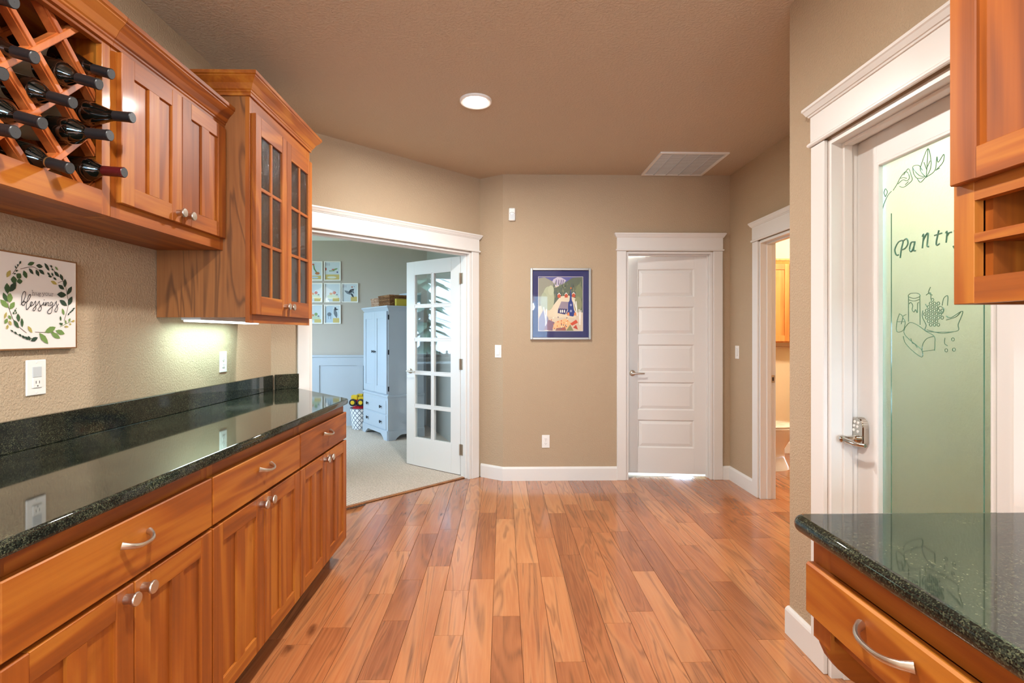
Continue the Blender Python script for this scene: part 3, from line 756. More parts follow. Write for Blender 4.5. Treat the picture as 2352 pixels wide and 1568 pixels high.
# wine bottles
def make_bottle(kind):
    r = thing('wine_bottle', '', 'wine bottle')
    if kind == 0: prof = [(.030, 0), (.0365, .004), (.0370, .010), (.0370, .185), (.034, .205), (.022, .222), (.0150, .236), (.0140, .25), (.0140, .292), (.0150, .293), (.0150, .300)]
    else: prof = [(.032, 0), (.0395, .004), (.0400, .010), (.0400, .150), (.037, .175), (.028, .205), (.0185, .232), (.0145, .25), (.0140, .292), (.0150, .293), (.0150, .300)]
    MB().lathe(prof, (-.30, 0, 0), (1, 0, 0), 24).build('glass_body', bottle_glass, r, smooth=True, local=True)
    R = prof[3][0]+.0004
    MB().lathe([(R, .055), (R, .135)], (-.30, 0, 0), (1, 0, 0), 24, False).build('paper_label', paper, r, smooth=True, local=True)
    cp = MB().lathe([(.0152, .238), (.0152, .292), (.0160, .293), (.0160, .3005), (.0145, .302)], (-.30, 0, 0), (1, 0, 0), 20, False).build('capsule', cap_black, r, smooth=True, local=True)
    MB().lathe([(.0146, .3015), (.0140, .3022), (.0005, .3022)], (-.30, 0, 0), (1, 0, 0), 20, False).build('capsule_end', cap_end, cp, smooth=True, local=True)
    return r
protos = [make_bottle(0), make_bottle(1)]; used = [False, False]
BG = 'wine bottles lying in the lattice rack'
# (cap pixel x, y, board-grid column, tilt, kind, label)
bots = [(255, 170, 2, .10, 1, 'black-capped wine bottle highest beside the right side board of the rack'),
        (227, 193.5, 1, .09, 0, 'wine bottle with plain dark cap just below the bottle highest by the right side board'),
        (167, 236, 0, .13, 0, 'grey-ended wine bottle in the middle of the rack, above the bottle with a cream label'),
        (303.5, 270, 2, .04, 1, 'slope-shouldered wine bottle whose neck sticks out farthest, over the cabinet door edge'),
        (252, 311, 1, .03, 0, 'round-shouldered wine bottle right under the slope-shouldered one'),
        (97, 283, -1, .13, 0, 'grey-ended wine bottle over the cream-labelled one, low in the rack'),
        (79, 132, -1, .14, 1, 'grey-ended wine bottle crossing a lattice joint in the upper half of the rack'),
        (6, 170, -2, .12, 0, 'wine bottle whose neck just shows below the upper lattice joint'),
        (34, 303.5, -2, .03, 0, 'wine bottle with patterned silver cap end low in the rack'),
        (160, 386.5, 0, .12, 0, 'wine bottle with gold ring round its cap, resting on the bottom rail'),
        (284.5, 396, 2, .03, 0, 'wine bottle with dark red cap in the lowest cell by the right side board'),
        (31, 4, -2, .13, 1, 'wine bottle in the uppermost visible row of the rack')]
for i, (px, py, ci, tilt, kd, lab) in enumerate(bots):
    q = at(px, py, Y=LY+PY*ci)
    o = protos[kd] if not used[kd] else copy_tree(protos[kd]); used[kd] = True
    cj = min(range(-4, 5), key=lambda j: abs(LZc+PZ*j-.05-q.z) if (j+ci) % 2 == 0 else 9)     # row of the cell it lies in
    rise = LZc+PZ*cj-.014-q.z; tilt = max(0, min(.27, math.atan2(rise, q.x+1.295)))             # neck dips to the front, body clear of the slats
    o.location = q; o.rotation_euler = (0, tilt, 0); tag(o, lab, group=BG)
    if 'dark red' in lab:
        for ch in o.children:
            if ch.name.startswith('capsule'):
                ch.data = ch.data.copy(); ch.data.materials[0] = cap_red
                ch['label'] = 'dark red foil capsule'
    if 'gold ring' in lab:
        rg_ = MB().lathe([(.0155, .240), (.0158, .242), (.0155, .244)], (-.30, 0, 0), (1, 0, 0), 20, False).build('gold_ring', plain('gold_foil', S(190, 150, 90), .3, .8), o, smooth=True, local=True)

# ------------------------------------------------------------------ short two-door wall cabinet
def upper(name, label, a0, a1, zb, zt, face, door, dz0, dz1, glass=None, side=cherry_v, kn=None, splits=None, edge0=.026, edge1=.018, deep=0.019):
    t = thing(name, label, 'cabinet', ((face+XL)/2, (a0+a1)/2, zb))
    m_ = MB(); m_.wbox(XL+.003, face-deep, a0+.0006, a0+.018, zb, zt); m_.wbox(XL+.003, face-deep, a1-.018, a1-.0006, zb, zt); m_.each('side_board', side, t)
    m_ = MB(); m_.wbox(XL+.003, face-deep, a0+.018, a1-.018, zb+(.014 if glass else 0), zb+.032); m_.wbox(XL+.003, face-deep, a0+.018, a1-.018, zt-.018, zt); m_.each('shelf_board', cherry_h, t)
    MB().wbox(XL+.003, XL+.012, a0+.018, a1-.018, zb+.032, zt-.018).build('back_board', cherry_v, t)
    return t
uc = upper('wall_cabinet', 'short cherry wall cabinet with two solid doors between the wine rack and the glass cabinet', 1.660, 2.318, UB, UT, UF, UD, 0, 0)
m_ = MB(); m_.wbox(UF-.019, UF, 1.6606, 1.70, UB, UT); m_.wbox(UF-.019, UF, 2.29, 2.3175, UB, UT); m_.each('frame_stile', cherry_v, uc)
m_ = MB(); m_.wbox(UF-.0185, UF-.0004, 1.70, 2.29, UB, 1.76); m_.wbox(UF-.0185, UF-.0004, 1.70, 2.29, 2.21, UT); m_.each('frame_rail', cherry_h, uc)
shaker(LEFT, 1.683, 1.9945, 1.736, 2.226, UD, uc, knob_at=(1.968, 1.772)); shaker(LEFT, 1.9975, 2.305, 1.736, 2.226, UD, uc, knob_at=(2.026, 1.772))
MB().sweep([(UF-.001, 1.6606), (UF-.001, 2.3174)], CROWN, UT-.03, 1).build('crown_moulding', cherry_h, uc)

# ------------------------------------------------------------------ tall glass-door cabinet
TF = -1.138; TD = -1.118; TA0, TA1 = 2.318, 3.028; TB, TT = 1.386, 2.40
tc_ = upper('glass_door_cabinet', 'deeper cherry wall cabinet with two seeded-glass doors beside the den opening', TA0, TA1, TB, TT, TF, TD, 0, 0, glass=True, side=cherry_panel)
m_ = MB(); m_.wbox(TF-.019, TF, TA0+.0006, TA0+.038, TB-.024, TT); m_.wbox(TF-.019, TF, TA1-.038, TA1-.0006, TB-.024, TT); m_.each('frame_stile', cherry_v, tc_)
m_ = MB(); m_.wbox(TF-.0185, TF-.0004, TA0+.038, TA1-.038, TB-.024, 1.43); m_.wbox(TF-.0185, TF-.0004, TA0+.038, TA1-.038, 2.29, TT); m_.each('frame_rail', cherry_h, tc_)
for z in (1.72, 2.02): MB().wbox(XL+.013, TF-.02, TA0+.019, TA1-.019, z, z+.018).build('inner_shelf', cherry_h, tc_)
gm = 2.672
shaker(LEFT, TA0+.018, gm-.0015, 1.400, 2.312, TD, tc_, glass=seeded_m, st=.055, rail=.085, knob_at=(gm-.028, 1.452)); shaker(LEFT, gm+.0015, TA1-.010, 1.400, 2.312, TD, tc_, glass=seeded_m, st=.055, rail=.085, knob_at=(gm+.028, 1.452))
MB().sweep([(XL+.004, TA0+.001), (TF-.001, TA0+.001), (TF-.001, TA1-.001), (XL+.004, TA1-.001)], CROWN, TT-.022, 1).build('crown_moulding', cherry_h, tc_)
# light bar below it
lb = thing('under_cabinet_light', 'slim lit light bar under the glass-door cabinet', 'light', (-1.42, 2.66, 1.37))
MB().wbox(-1.475, -1.385, 2.37, 2.95, 1.3755, 1.3995, .002).build('housing', plate_white, lb)
MB().wbox(-1.470, -1.390, 2.38, 2.94, 1.368, 1.3755, .002).build('lens', led_mat, lb)
l = bpy.data.lights.new('bar_glow', 'AREA'); l.shape = 'RECTANGLE'; l.size = .07; l.size_y = .5; l.energy = 2.2; l.color = (.60, 1, .95)
o = bpy.data.objects.new('bar_glow', l); COL.objects.link(o); o.parent = lb; o.location = (-.01, 0, -.004)

# ------------------------------------------------------------------ sign on the left wall
sg = thing('wall_sign', 'square white wooden sign with green leaf wreath reading hug your blessings', 'sign', (XL, 1.718, 1.26))
SX = -1.535; B(LEFT, 1.569, 1.867, XL+.001, SX-.0006, 1.2645, 1.5645, 'board', plain('sign_white', S(236, 228, 220), .6), sg)
wd = wood('sign_frame_wood', S(96, 62, 30), S(140, 96, 54), S(165, 120, 74), 1)
m_ = MB(); m_.box(LEFT, 1.565, 1.5688, XL+.001, SX+.001, 1.2603, 1.569); m_.box(LEFT, 1.8672, 1.871, XL+.001, SX+.001, 1.2603, 1.569)
m_.box(LEFT, 1.5688, 1.8672, XL+.001, SX+.001, 1.2603, 1.2643); m_.box(LEFT, 1.5688, 1.8672, XL+.001, SX+.001, 1.5647, 1.569); m_.build('edge_frame', wd, sg)
pr = Print(LEFT, SX)
def sp_(x, y): q = at(x/4.355, 560+y/4.355, X=SX); return (q.y, q.z)
g1_, g2_, g3_, g4_, br_ = S(38, 62, 44), S(58, 88, 50), S(112, 142, 72), S(176, 160, 84), S(92, 66, 48)
ink = S(52, 42, 40)
def stem(pts, c=br_, w=.0016): pr.stroke(smooth_pts([sp_(*p) for p in pts], 4), w, c)
stem([(205, 250), (270, 235), (340, 232), (420, 290)]); stem([(125, 300), (160, 250), (205, 180)]); stem([(580, 390), (640, 380), (670, 500), (682, 620), (640, 770)])
stem([(80, 480), (80, 600), (110, 700), (160, 800), (265, 890)]); stem([(350, 880), (440, 885), (540, 880)]); stem([(105, 860), (200, 915), (340, 950)], g2_); stem([(500, 220), (560, 290), (640, 380)]); stem([(600, 830), (680, 790), (740, 765)], g3_); stem([(165, 640), (130, 700)], g2_); stem([(750, 640), (680, 710)], g1_)
lv = [(275, 210, 345, 185, 16, 1), (360, 215, 428, 228, 18, 0), (288, 243, 335, 305, 14, 0), (358, 255, 390, 325, 16, 0), (388, 255, 445, 305, 16, 0), (236, 265, 265, 345, 20, 1), (104, 262, 65, 335, 16, 3),
      (445, 190, 492, 270, 15, 0), (170, 345, 205, 295, 24, 1), (165, 375, 225, 372, 22, 1), (135, 320, 140, 400, 26, 1), (160, 385, 95, 480, 24, 0), (68, 390, 75, 500, 24, 1), (30, 485, 70, 580, 18, 1), (100, 490, 95, 590, 24, 2), (0, 555, 85, 640, 22, 2), (145, 580, 95, 655, 20, 2),
      (470, 285, 500, 315, 10, 0), (480, 320, 520, 330, 10, 0), (515, 285, 530, 325, 9, 0), (540, 275, 590, 330, 16, 0), (530, 335, 565, 360, 10, 0), (600, 300, 628, 370, 16, 0), (505, 370, 570, 405, 15, 3), (650, 350, 645, 435, 20, 0), (580, 410, 642, 455, 18, 0), (718, 425, 668, 510, 20, 0), (568, 505, 662, 510, 26, 0), (595, 560, 670, 620, 22, 0), (720, 525, 680, 615, 22, 0),
      (620, 645, 640, 712, 13, 2), (748, 640, 722, 655, 7, 0), (735, 660, 705, 675, 7, 0), (715, 675, 690, 690, 7, 0), (690, 690, 678, 715, 7, 0), (600, 720, 608, 770, 9, 1), (590, 790, 625, 810, 10, 1), (625, 790, 605, 815, 8, 1), (650, 760, 660, 800, 9, 2), (700, 742, 685, 780, 10, 2), (745, 765, 715, 778, 10, 3), (690, 795, 710, 808, 9, 3), (640, 825, 685, 830, 9, 3),
      (555, 832, 445, 885, 26, 2), (645, 900, 555, 865, 22, 2), (600, 945, 505, 885, 22, 2), (390, 890, 480, 1000, 24, 2), (275, 820, 320, 890, 14, 3), (175, 695, 185, 780, 16, 1), (135, 760, 185, 845, 16, 1), (215, 740, 220, 835, 13, 1),
      (62, 680, 40, 750, 10, 3), (80, 712, 110, 755, 12, 2), (70, 745, 45, 800, 14, 2), (85, 765, 110, 815, 12, 3), (75, 805, 65, 855, 10, 3), (125, 680, 140, 705, 6, 1), (140, 655, 160, 680, 6, 1), (150, 700, 165, 680, 6, 1),
      (105, 860, 130, 880, 6, 0), (140, 875, 165, 905, 8, 0), (185, 900, 210, 925, 9, 0), (215, 915, 245, 945, 10, 0), (245, 925, 280, 960, 11, 0), (275, 920, 300, 965, 12, 0), (305, 970, 375, 935, 18, 0), (160, 250, 145, 215, 6, 0), (175, 225, 170, 200, 7, 0), (190, 200, 205, 170, 8, 0), (150, 275, 175, 262, 7, 0), (130, 300, 155, 295, 6, 0), (500, 210, 520, 235, 7, 0), (510, 250, 530, 262, 8, 0), (545, 225, 575, 265, 9, 2)]
for x0, y0, x1, y1, w, c in lv:
    a_, b_ = sp_(x0, y0), sp_(x1, y1); pr.leaf(a_[0], a_[1], b_[0], b_[1], w*.00040, (g1_, g2_, g3_, g4_)[c])
wr = lambda pts, w: pr.stroke(smooth_pts([sp_(*p) for p in pts], 6), w, ink)
for s_ in ([(205, 605), (235, 560), (252, 500), (240, 475), (220, 500), (212, 560), (214, 605), (235, 612), (247, 588), (238, 572), (225, 585)],
           [(247, 588), (275, 570), (300, 525), (296, 505), (282, 520), (266, 570), (257, 635), (264, 657), (290, 630)],
           [(290, 630), (312, 600), (318, 584), (306, 580), (296, 605), (306, 622), (332, 605)], [(332, 605), (350, 572), (352, 600), (354, 640), (338, 668), (324, 660), (338, 635), (368, 608)],
           [(368, 608), (388, 572), (392, 600), (410, 640), (396, 670), (376, 660), (390, 632), (422, 606)], [(422, 606), (434, 582), (430, 608), (446, 612)],
           [(446, 612), (454, 582), (450, 618), (466, 590), (480, 586), (476, 612), (488, 618)], [(524, 592), (508, 580), (494, 602), (504, 618), (522, 596), (520, 630), (508, 685), (484, 697), (470, 682), (492, 650), (540, 612)],
           [(540, 612), (560, 572), (558, 600), (572, 640), (560, 678), (542, 668), (556, 640), (582, 600)]): wr(s_, .0021)
a_ = sp_(437, 560); pr.ell(a_[0], a_[1], .0014, .0016, ink, 8)
for s_ in ([(312, 464), (320, 464), (320, 512)], [(313, 512), (327, 512)], [(320, 492), (330, 484), (339, 490), (339, 512)], [(332, 512), (346, 512)],
           [(349, 487), (356, 487), (356, 506), (364, 513), (375, 506), (375, 487)], [(375, 506), (375, 513), (382, 513)],
           [(398, 498), (392, 490), (384, 494), (384, 502), (392, 506), (399, 500), (398, 490)], [(388, 506), (385, 513), (398, 516), (401, 522), (393, 528), (383, 525), (385, 515)],
           [(415, 490), (424, 490)], [(419, 490), (430, 514)], [(440, 490), (428, 520), (420, 528), (414, 526)], [(434, 490), (445, 490)],
           [(460, 488), (450, 494), (450, 510), (460, 517), (470, 510), (470, 494), (460, 488)],
           [(475, 492), (481, 492), (481, 512), (488, 520), (498, 512), (498, 493)], [(498, 512), (498, 520), (504, 520)],
           [(508, 495), (514, 495), (514, 522)], [(508, 522), (522, 522)], [(514, 505), (521, 496), (528, 500)]):
    pr.stroke([sp_(*p) for p in s_], .0010, ink)
pr.build('wreath_print', sg)

# ------------------------------------------------------------------ switches, outlets, sensor
def plate(name, label, cat, fr, a, z, w=.070, h=.115, d=0, group=None):
    t = thing(name, label, cat, fr.p(a, d, z-h/2), group); B(fr, a-w/2, a+w/2, d+.0003, d+.006, z-h/2, z+h/2, 'cover_plate', plate_white, t, .002); return t
def duplex(name, label, fr, a, z, d=0):
    t = plate(name, label, 'outlet', fr, a, z, d=d)
    for dz in (-.0195, .0195):
        m_ = MB(); m_.slab(fr, [(a+.0165*math.cos(q), z+dz+.0145*max(-.86, min(.86, math.sin(q)))) for q in [math.pi*2*i/16 for i in range(16)]], d+.006, d+.0085)
        rc = m_.build('receptacle', plate_white, t)
        m_ = MB(); m_.box(fr, a-.0075, a-.0055, d+.0085, d+.0088, z+dz-.001, z+dz+.008); m_.box(fr, a+.0055, a+.0075, d+.0085, d+.0088, z+dz-.001, z+dz+.007); m_.box(fr, a-.002, a+.002, d+.0085, d+.0088, z+dz-.009, z+dz-.005)
        m_.build('slots', slot_dark, rc)
    MB().lathe([(.003, 0), (.003, .0012)], fr.p(a, d+.006, z), fr.n, 8).build('screw', nickel, t)
    return t
LW = Fr((XL, 0), (0, 1), (1, 0))
duplex('wall_outlet', 'white duplex outlet on the left wall lit by the under-cabinet light', LW, 2.862, 1.158)
duplex('wall_outlet', 'white duplex outlet low on the back wall under the framed picture', BACKW, .383, .350)
t = plate('night_light_outlet', 'white wall plate combining a night light and an outlet below the wreath sign', 'outlet', LW, 1.726, 1.167, .072, .117)
MB().box(LW, 1.7095, 1.7425, .006, .0085, 1.168, 1.203, .001).build('night_light_lens', recess_grey, t, label='pale grey night light lens')
rc = MB().box(LW, 1.7095, 1.7425, .006, .0095, 1.133, 1.166, .001).build('receptacle', plate_white, t)
m_ = MB()
for y_ in (1.719, 1.731): m_.box(LW, y_, y_+.002, .0095, .0098, 1.147, 1.156)
m_.box(LW, 1.724, 1.728, .0095, .0098, 1.137, 1.141); m_.build('slots', slot_dark, rc)
for z in (1.117, 1.217): MB().lathe([(.003, 0), (.003, .0012)], LW.p(1.726, .006, z), (1, 0, 0), 8).build('screw', plate_white, t)
def rocker(label, fr, a, z):
    t = plate('light_switch', label, 'switch', fr, a, z)
    m_ = MB(); m_.slab(fr, [(a-.0165, z-.033), (a+.0165, z-.033), (a+.0165, z+.033), (a-.0165, z+.033)], .006, .0075); m_.build('rocker_frame', recess_grey, t)
    m_ = MB(); m_.prism([fr.p(a-.015, .0075, z-.031), fr.p(a-.015, .0075, z+.031), fr.p(a-.015, .0078, z+.031), fr.p(a-.015, .0125, z-.031)], [fr.p(a+.015, .0075, z-.031), fr.p(a+.015, .0075, z+.031), fr.p(a+.015, .0078, z+.031), fr.p(a+.015, .0125, z-.031)])
    m_.build('rocker', plate_white, t)
sw = at(1133.5, 807, Y=4.555); rocker('white light switch on the short angled wall beside the den door casing', SHORT, (V((sw.x, sw.y))-P1).dot(SU), 1.157)
rocker('white light switch on the hall wall beside the bathroom doorway', FARW, 4.442, 1.153)
ms = thing('motion_sensor', 'small white motion sensor high on the back wall near the corner', 'sensor', (.080, BY, 2.324))
m_ = MB(); m_.box(BACKW, .051, .109, .0005, .030, 2.324, 2.436, .006); m_.build('housing', plate_white, ms)
MB().slab(BACKW, [(.060, 2.334), (.100, 2.334), (.100, 2.378)]+[(.080+.020*math.cos(q), 2.378+.010*math.sin(q)) for q in [math.pi*i/6 for i in range(1, 6)]]+[(.060, 2.378)], .030, .0325).build('lens_window', recess_grey, ms)
MB().tube([BACKW.p(.080+.022*math.cos(q), .0305, 2.384+.012*math.sin(q)) for q in [math.pi*i/8 for i in range(9)]], .0012, 5).build('arc_line', slot_dark, ms)
MB().lathe([(.004, 0), (.003, .003), (.0005, .004)], BACKW.p(.078, .0325, 2.382), BACKW.n, 10).build('led', plain('led_dot', (1, 1, 1, 1), .3, emis=(1, 1, 1, 1), es=2), ms)

# ------------------------------------------------------------------ framed picture on the back wall
fp = thing('framed_picture', 'silver framed village scene with wide navy mat on the back wall', 'picture', (.516, BY, 1.262))
a0, a1, z0, z1 = .244, .787, 1.262, 1.902; w_ = .020
m_ = MB(); m_.box(BACKW, a0, a0+w_, .001, .026, z0, z1, .003); m_.box(BACKW, a1-w_, a1, .001, .026, z0, z1, .003); m_.box(BACKW, a0+w_, a1-w_, .001, .0255, z0, z0+w_, .003); m_.box(BACKW, a0+w_, a1-w_, .001, .0255, z1-w_, z1, .003); m_.build('frame', silver_frame, fp)
ia0, ia1, iz0, iz1 = .317, .714, 1.341, 1.824
B(BACKW, a0+w_-.002, a1-w_+.002, .001, .010, z0+w_-.002, z1-w_+.002, 'mat_board', plain('navy_mat', S(42, 44, 96), .7), fp)
pr = Print(BACKW, .0102)
def ap(x, y): return (ia0+(x-418)/(868-418)*(ia1-ia0), iz1-(y-766)/(1302-766)*(iz1-iz0))
def apoly(pts, c): pr.poly([ap(*p) for p in pts], c)
pr.rect(ia0-.003, ia1+.003, iz0-.003, iz1+.003, S(225, 215, 205)); apoly([(418, 766), (868, 766), (868, 1302), (418, 1302)], S(214, 196, 168))
apoly([(418, 766), (868, 766), (868, 850), (418, 850)], S(92, 92, 150)); apoly([(540, 850), (570, 790), (610, 768), (650, 772), (700, 800), (660, 860)], S(196, 186, 200))
for x in (590, 615, 640, 660): apoly([(x, 840), (x+6, 790), (x+16, 800), (x+10, 850)], S(120, 110, 140))
apoly([(418, 780), (480, 770), (560, 810), (600, 880), (600, 1000), (418, 1060)], S(148, 146, 128)); apoly([(600, 870), (680, 830), (760, 775), (868, 766), (868, 1120), (560, 1060), (560, 880)], S(96, 104, 84))
rn = random.Random(4)
for i in range(70):
    x = rn.uniform(565, 860); y = rn.uniform(800, 990); h = rn.uniform(25, 50); apoly([(x-7, y+h), (x, y), (x+7, y+h)], rn.choice([S(70, 80, 70), S(110, 118, 86), S(130, 132, 100), S(84, 96, 92)]))
apoly([(520, 1110), (640, 960), (720, 950), (800, 980), (800, 1180), (520, 1160)], S(222, 206, 176))
for cx, cy, rx, ry, c in ((520, 980, 60, 120, S(178, 182, 150)), (545, 900, 30, 50, S(186, 190, 158)), (475, 1010, 36, 90, S(168, 174, 144)), (830, 930, 34, 90, S(124, 132, 96)), (820, 1040, 40, 80, S(140, 142, 104))):
    p = ap(cx, cy); pr.ell(p[0], p[1], rx*.00088, ry*.0009, c, 18)
for x, y in ((628, 950), (700, 948), (775, 944)): apoly([(x-18, y), (x, y-24), (x+18, y), (x+14, y+24), (x-14, y+24)], S(196, 84, 50)); apoly([(x-20, y-4), (x, y-28), (x+20, y-4), (x+12, y-6), (x, y-18), (x-12, y-6)], S(236, 228, 218))
apoly([(420, 1180), (470, 1090), (520, 1180), (480, 1300), (420, 1300)], S(140, 138, 160)); apoly([(620, 1080), (650, 1010), (730, 1015), (715, 1085)], S(150, 136, 148)); apoly([(620, 1080), (715, 1085), (690, 1140), (612, 1125)], S(56, 56, 104))
for x in (636, 655, 676): apoly([(x, 1120), (x, 1098), (x+6, 1090), (x+12, 1098), (x+12, 1122)], S(235, 230, 220))
apoly([(748, 890), (744, 890), (734, 1000), (722, 1020), (716, 1100), (700, 1130), (715, 1150), (770, 1160), (795, 1130), (778, 1090), (768, 1020), (757, 1000)], S(44, 60, 128))
for y in (1045, 1105): p = ap(748, y); pr.ell(p[0], p[1], .008, .010, S(220, 225, 235), 10); pr.ell(p[0], p[1], .005, .007, S(70, 90, 160), 10)
p = ap(748, 878); pr.ell(p[0], p[1], .006, .009, S(214, 120, 60), 10)
for x in (720, 790): apoly([(x-12, 1150), (x-8, 1120), (x+10, 1118), (x+14, 1150)], S(222, 140, 80))
for x0_, y0_, x1_, y1_ in ((470, 1070, 512, 1300), (500, 1090, 490, 1250), (800, 1010, 812, 1150), (830, 1090, 840, 1240), (850, 1100, 838, 1230), (780, 1000, 806, 1100)): pr.stroke([ap(x0_, y0_), ap(x1_, y1_)], .008, S(240, 236, 226))
apoly([(470, 1290), (520, 1190), (575, 1215), (560, 1300)], S(140, 110, 128)); apoly([(560, 1280), (590, 1210), (700, 1180), (760, 1230), (700, 1290)], S(228, 184, 130)); apoly([(740, 1230), (800, 1190), (820, 1220), (760, 1250)], S(204, 80, 50)); apoly([(700, 1300), (740, 1240), (775, 1300)], S(130, 132, 90)); apoly([(770, 1270), (800, 1240), (820, 1290)], S(190, 70, 48)); apoly([(600, 1275), (690, 1265), (700, 1300), (590, 1300)], S(150, 100, 90))
for i in range(26):
    x = rn.uniform(545, 720); y = rn.uniform(1165, 1285); p = ap(x, y); pr.ell(p[0], p[1], .004, .007, rn.choice([S(200, 80, 50), S(90, 70, 90), S(235, 225, 200), S(214, 120, 60)]), 8)
pr.build('village_print', fp)
B(BACKW, a0+w_-.002, a1-w_+.002, .0145, .016, z0+w_-.002, z1-w_+.002, 'glass_pane', picture_glass, fp)

# ------------------------------------------------------------------ ceiling lamps and return grille
def can(x, y, label):
    t = thing('ceiling_light', label, 'light', (x, y, CE-.012), 'recessed ceiling lights')
    MB().lathe([(.074, .0), (.078, -.004), (.092, -.006), (.0985, -.002), (.0985, .0095), (.074, .0095)], (x, y, CE-.010), (0, 0, 1), 32, False).build('trim_ring', plate_white, t, smooth=True)
    MB().lathe([(.0738, .0), (.06, -.005), (.03, -.008), (.001, -.009)], (x, y, CE-.0075), (0, 0, 1), 32).build('lens', lens_mat, t, smooth=True)
    l = bpy.data.lights.new('lamp_glow', 'AREA'); l.shape = 'DISK'; l.size = .14; l.energy = CAN_W; l.color = CAN_COL; l.spread = math.pi
    o = bpy.data.objects.new('lamp_glow', l); COL.objects.link(o); o.parent = t; o.location = (0, 0, -.03)
can(-.167, 3.14, 'lit round recessed ceiling light in the hall ceiling')
can(-.15, .75, 'round recessed ceiling light over the aisle between wine rack and desk')
vt = thing('return_air_grille', 'white square return air grille on the ceiling near the hall door', 'vent', (1.51, 4.285, CE-.012))
va0, va1, vb0, vb1 = 1.236, 1.784, 3.998, 4.572; fw = .022
m_ = MB()
for x0, x1, y0, y1 in ((va0, va1, vb0, vb0+fw), (va0, va1, vb1-fw, vb1), (va0, va0+fw, vb0+fw, vb1-fw), (va1-fw, va1, vb0+fw, vb1-fw)): m_.wbox(x0, x1, y0, y1, CE-.012, CE-.0005)
m_.build('frame', plate_white, vt); MB().wbox(va0+fw, va1-fw, vb0+fw, vb1-fw, CE-.003, CE-.0005).build('backing', plain('grille_shadow', S(150, 138, 128), .8), vt)
for k in range(1, 5): x = va0+(va1-va0)*k/5; MB().wbox(x-.003, x+.003, vb0+fw, vb1-fw, CE-.013, CE-.003).build('divider_bar', recess_grey, vt)
m_ = MB(); y = vb0+fw+.004
while y < vb1-fw-.01: m_.hexa([(va0+fw, y, CE-.011), (va1-fw, y, CE-.011), (va1-fw, y+.0125, CE-.0075), (va0+fw, y+.0125, CE-.0075), (va0+fw, y, CE-.009), (va1-fw, y, CE-.009), (va1-fw, y+.0125, CE-.0055), (va0+fw, y+.0125, CE-.0055)]); y += .0125
m_.build('louvres', plate_white, vt, kind='stuff')

# ------------------------------------------------------------------ right: desk counter and cabinet
dk = thing('desk_cabinet', 'cherry desk frame with one drawer and curved end panel under the small counter', 'desk', (.95, .55, .55))
DA0, DA1 = -.45, 1.045; DKF = -.640; DKD = -.620
e = []
for i in range(11):
    q = i/10*math.pi/2; e.append((.648+.28*(1-math.cos(q)), .70-.150*math.sin(q)))
pnl = [(.648, .905), (.648, .70)]+e[1:]+[(1.20, .535), (XR-.015, .52), (XR-.015, .905)]
MB().prism([V((x, DA1-.020, z)) for x, z in pnl], [V((x, DA1-.001, z)) for x, z in pnl]).build('end_panel', cherry_x, dk)
m_ = MB(); m_.box(RIGHT, DA1-.055, DA1-.001, -.648, DKF, .690, .905); m_.box(RIGHT, .30, .33, -.648, DKF, .690, .905); m_.each('frame_stile', cherry_v, dk)
m_ = MB(); m_.box(RIGHT, DA0, DA1-.055, -.660, DKF-.0003, .845, .905); m_.each('frame_rail', cherry_h, dk)
m_ = MB(); m_.box(RIGHT, DA0, DA1-.021, -XR+.02, -.66, .70, .715); m_.build('bottom_board', cherry_h, dk)
dr = MB().box(RIGHT, .36, DA1-.004, DKF, DKD, .742, .846, .004).build('drawer', cherry_h, dk); pull(RIGHT, .815, DKD, .806, dr, .115, .006)
MB().box(RIGHT, DA0, .30, -XR+.02, DKF, 0, .905).build('pedestal', cherry_v, dk)
dc = thing('desk_countertop', 'small polished green-black granite desk counter in front of the pantry door', 'countertop', (.92, .3, .905))
def desk_plan(i):
    R_ = .028; cx_, cy_ = .597+R_, 1.060-R_
    return [(XR-.001, DA0), (.597+i, DA0)]+[(cx_-(R_-i)*math.cos(q), cy_+(R_-i)*math.sin(q)) for q in [math.pi/2*k/6 for k in range(7)]]+[(XR-.001, 1.060-i)]
bullnose(desk_plan, .9055, CT, .0145, dc)
ru = thing('hutch_cabinet', 'cherry wall cabinet with open cubbies over the desk counter', 'cabinet', (1.09, .7, 1.371))
HF = -.930; HDD = -.910; HA0, HA1 = .30, 1.041; HB, HT = 1.371, 2.33
m_ = MB(); m_.box(RIGHT, HA1-.018, HA1, -XR+.003, HF-.02, HB, HT); m_.box(RIGHT, HA0, HA0+.018, -XR+.003, HF-.02, HB, HT); m_.each('side_board', cherry_v, ru)
m_ = MB()
for z in (1.378, 1.60, HT-.02): m_.box(RIGHT, HA0+.018, HA1-.018, -XR+.003, HF-.02, z, z+.016)
m_.each('shelf_board', cherry_h, ru)
B(RIGHT, HA0+.018, HA1-.018, -XR+.003, -XR+.010, HB+.024, HT-.02, 'back_board', cherry_v, ru)
B(RIGHT, HA0+.03, HA1-.047, -XR+.012, HF, 1.491, 1.509, 'cubby_shelf', cherry_h, ru)
m_ = MB(); m_.box(RIGHT, HA1-.046, HA1, HF-.02, HF, HB, HT, .001); m_.box(RIGHT, HA0, HA0+.03, HF-.02, HF, HB, HT); m_.each('frame_stile', cherry_v, ru)
m_ = MB()
for za, zb in ((HB, 1.423), (1.574, 1.625), (2.28, HT)): m_.box(RIGHT, HA0+.03, HA1-.046, HF-.02, HF-.0004, za, zb)
m_.each('frame_rail', cherry_h, ru)
MB().box(RIGHT, HA1-.064, HA1-.048, -XR+.012, HF-.021, 1.40, 1.599).build('cubby_side', cherry_v, ru)
shaker(RIGHT, .675, HA1-.012, 1.610, 2.30, HDD, ru); shaker(RIGHT, HA0+.010, .671, 1.610, 2.30, HDD, ru)
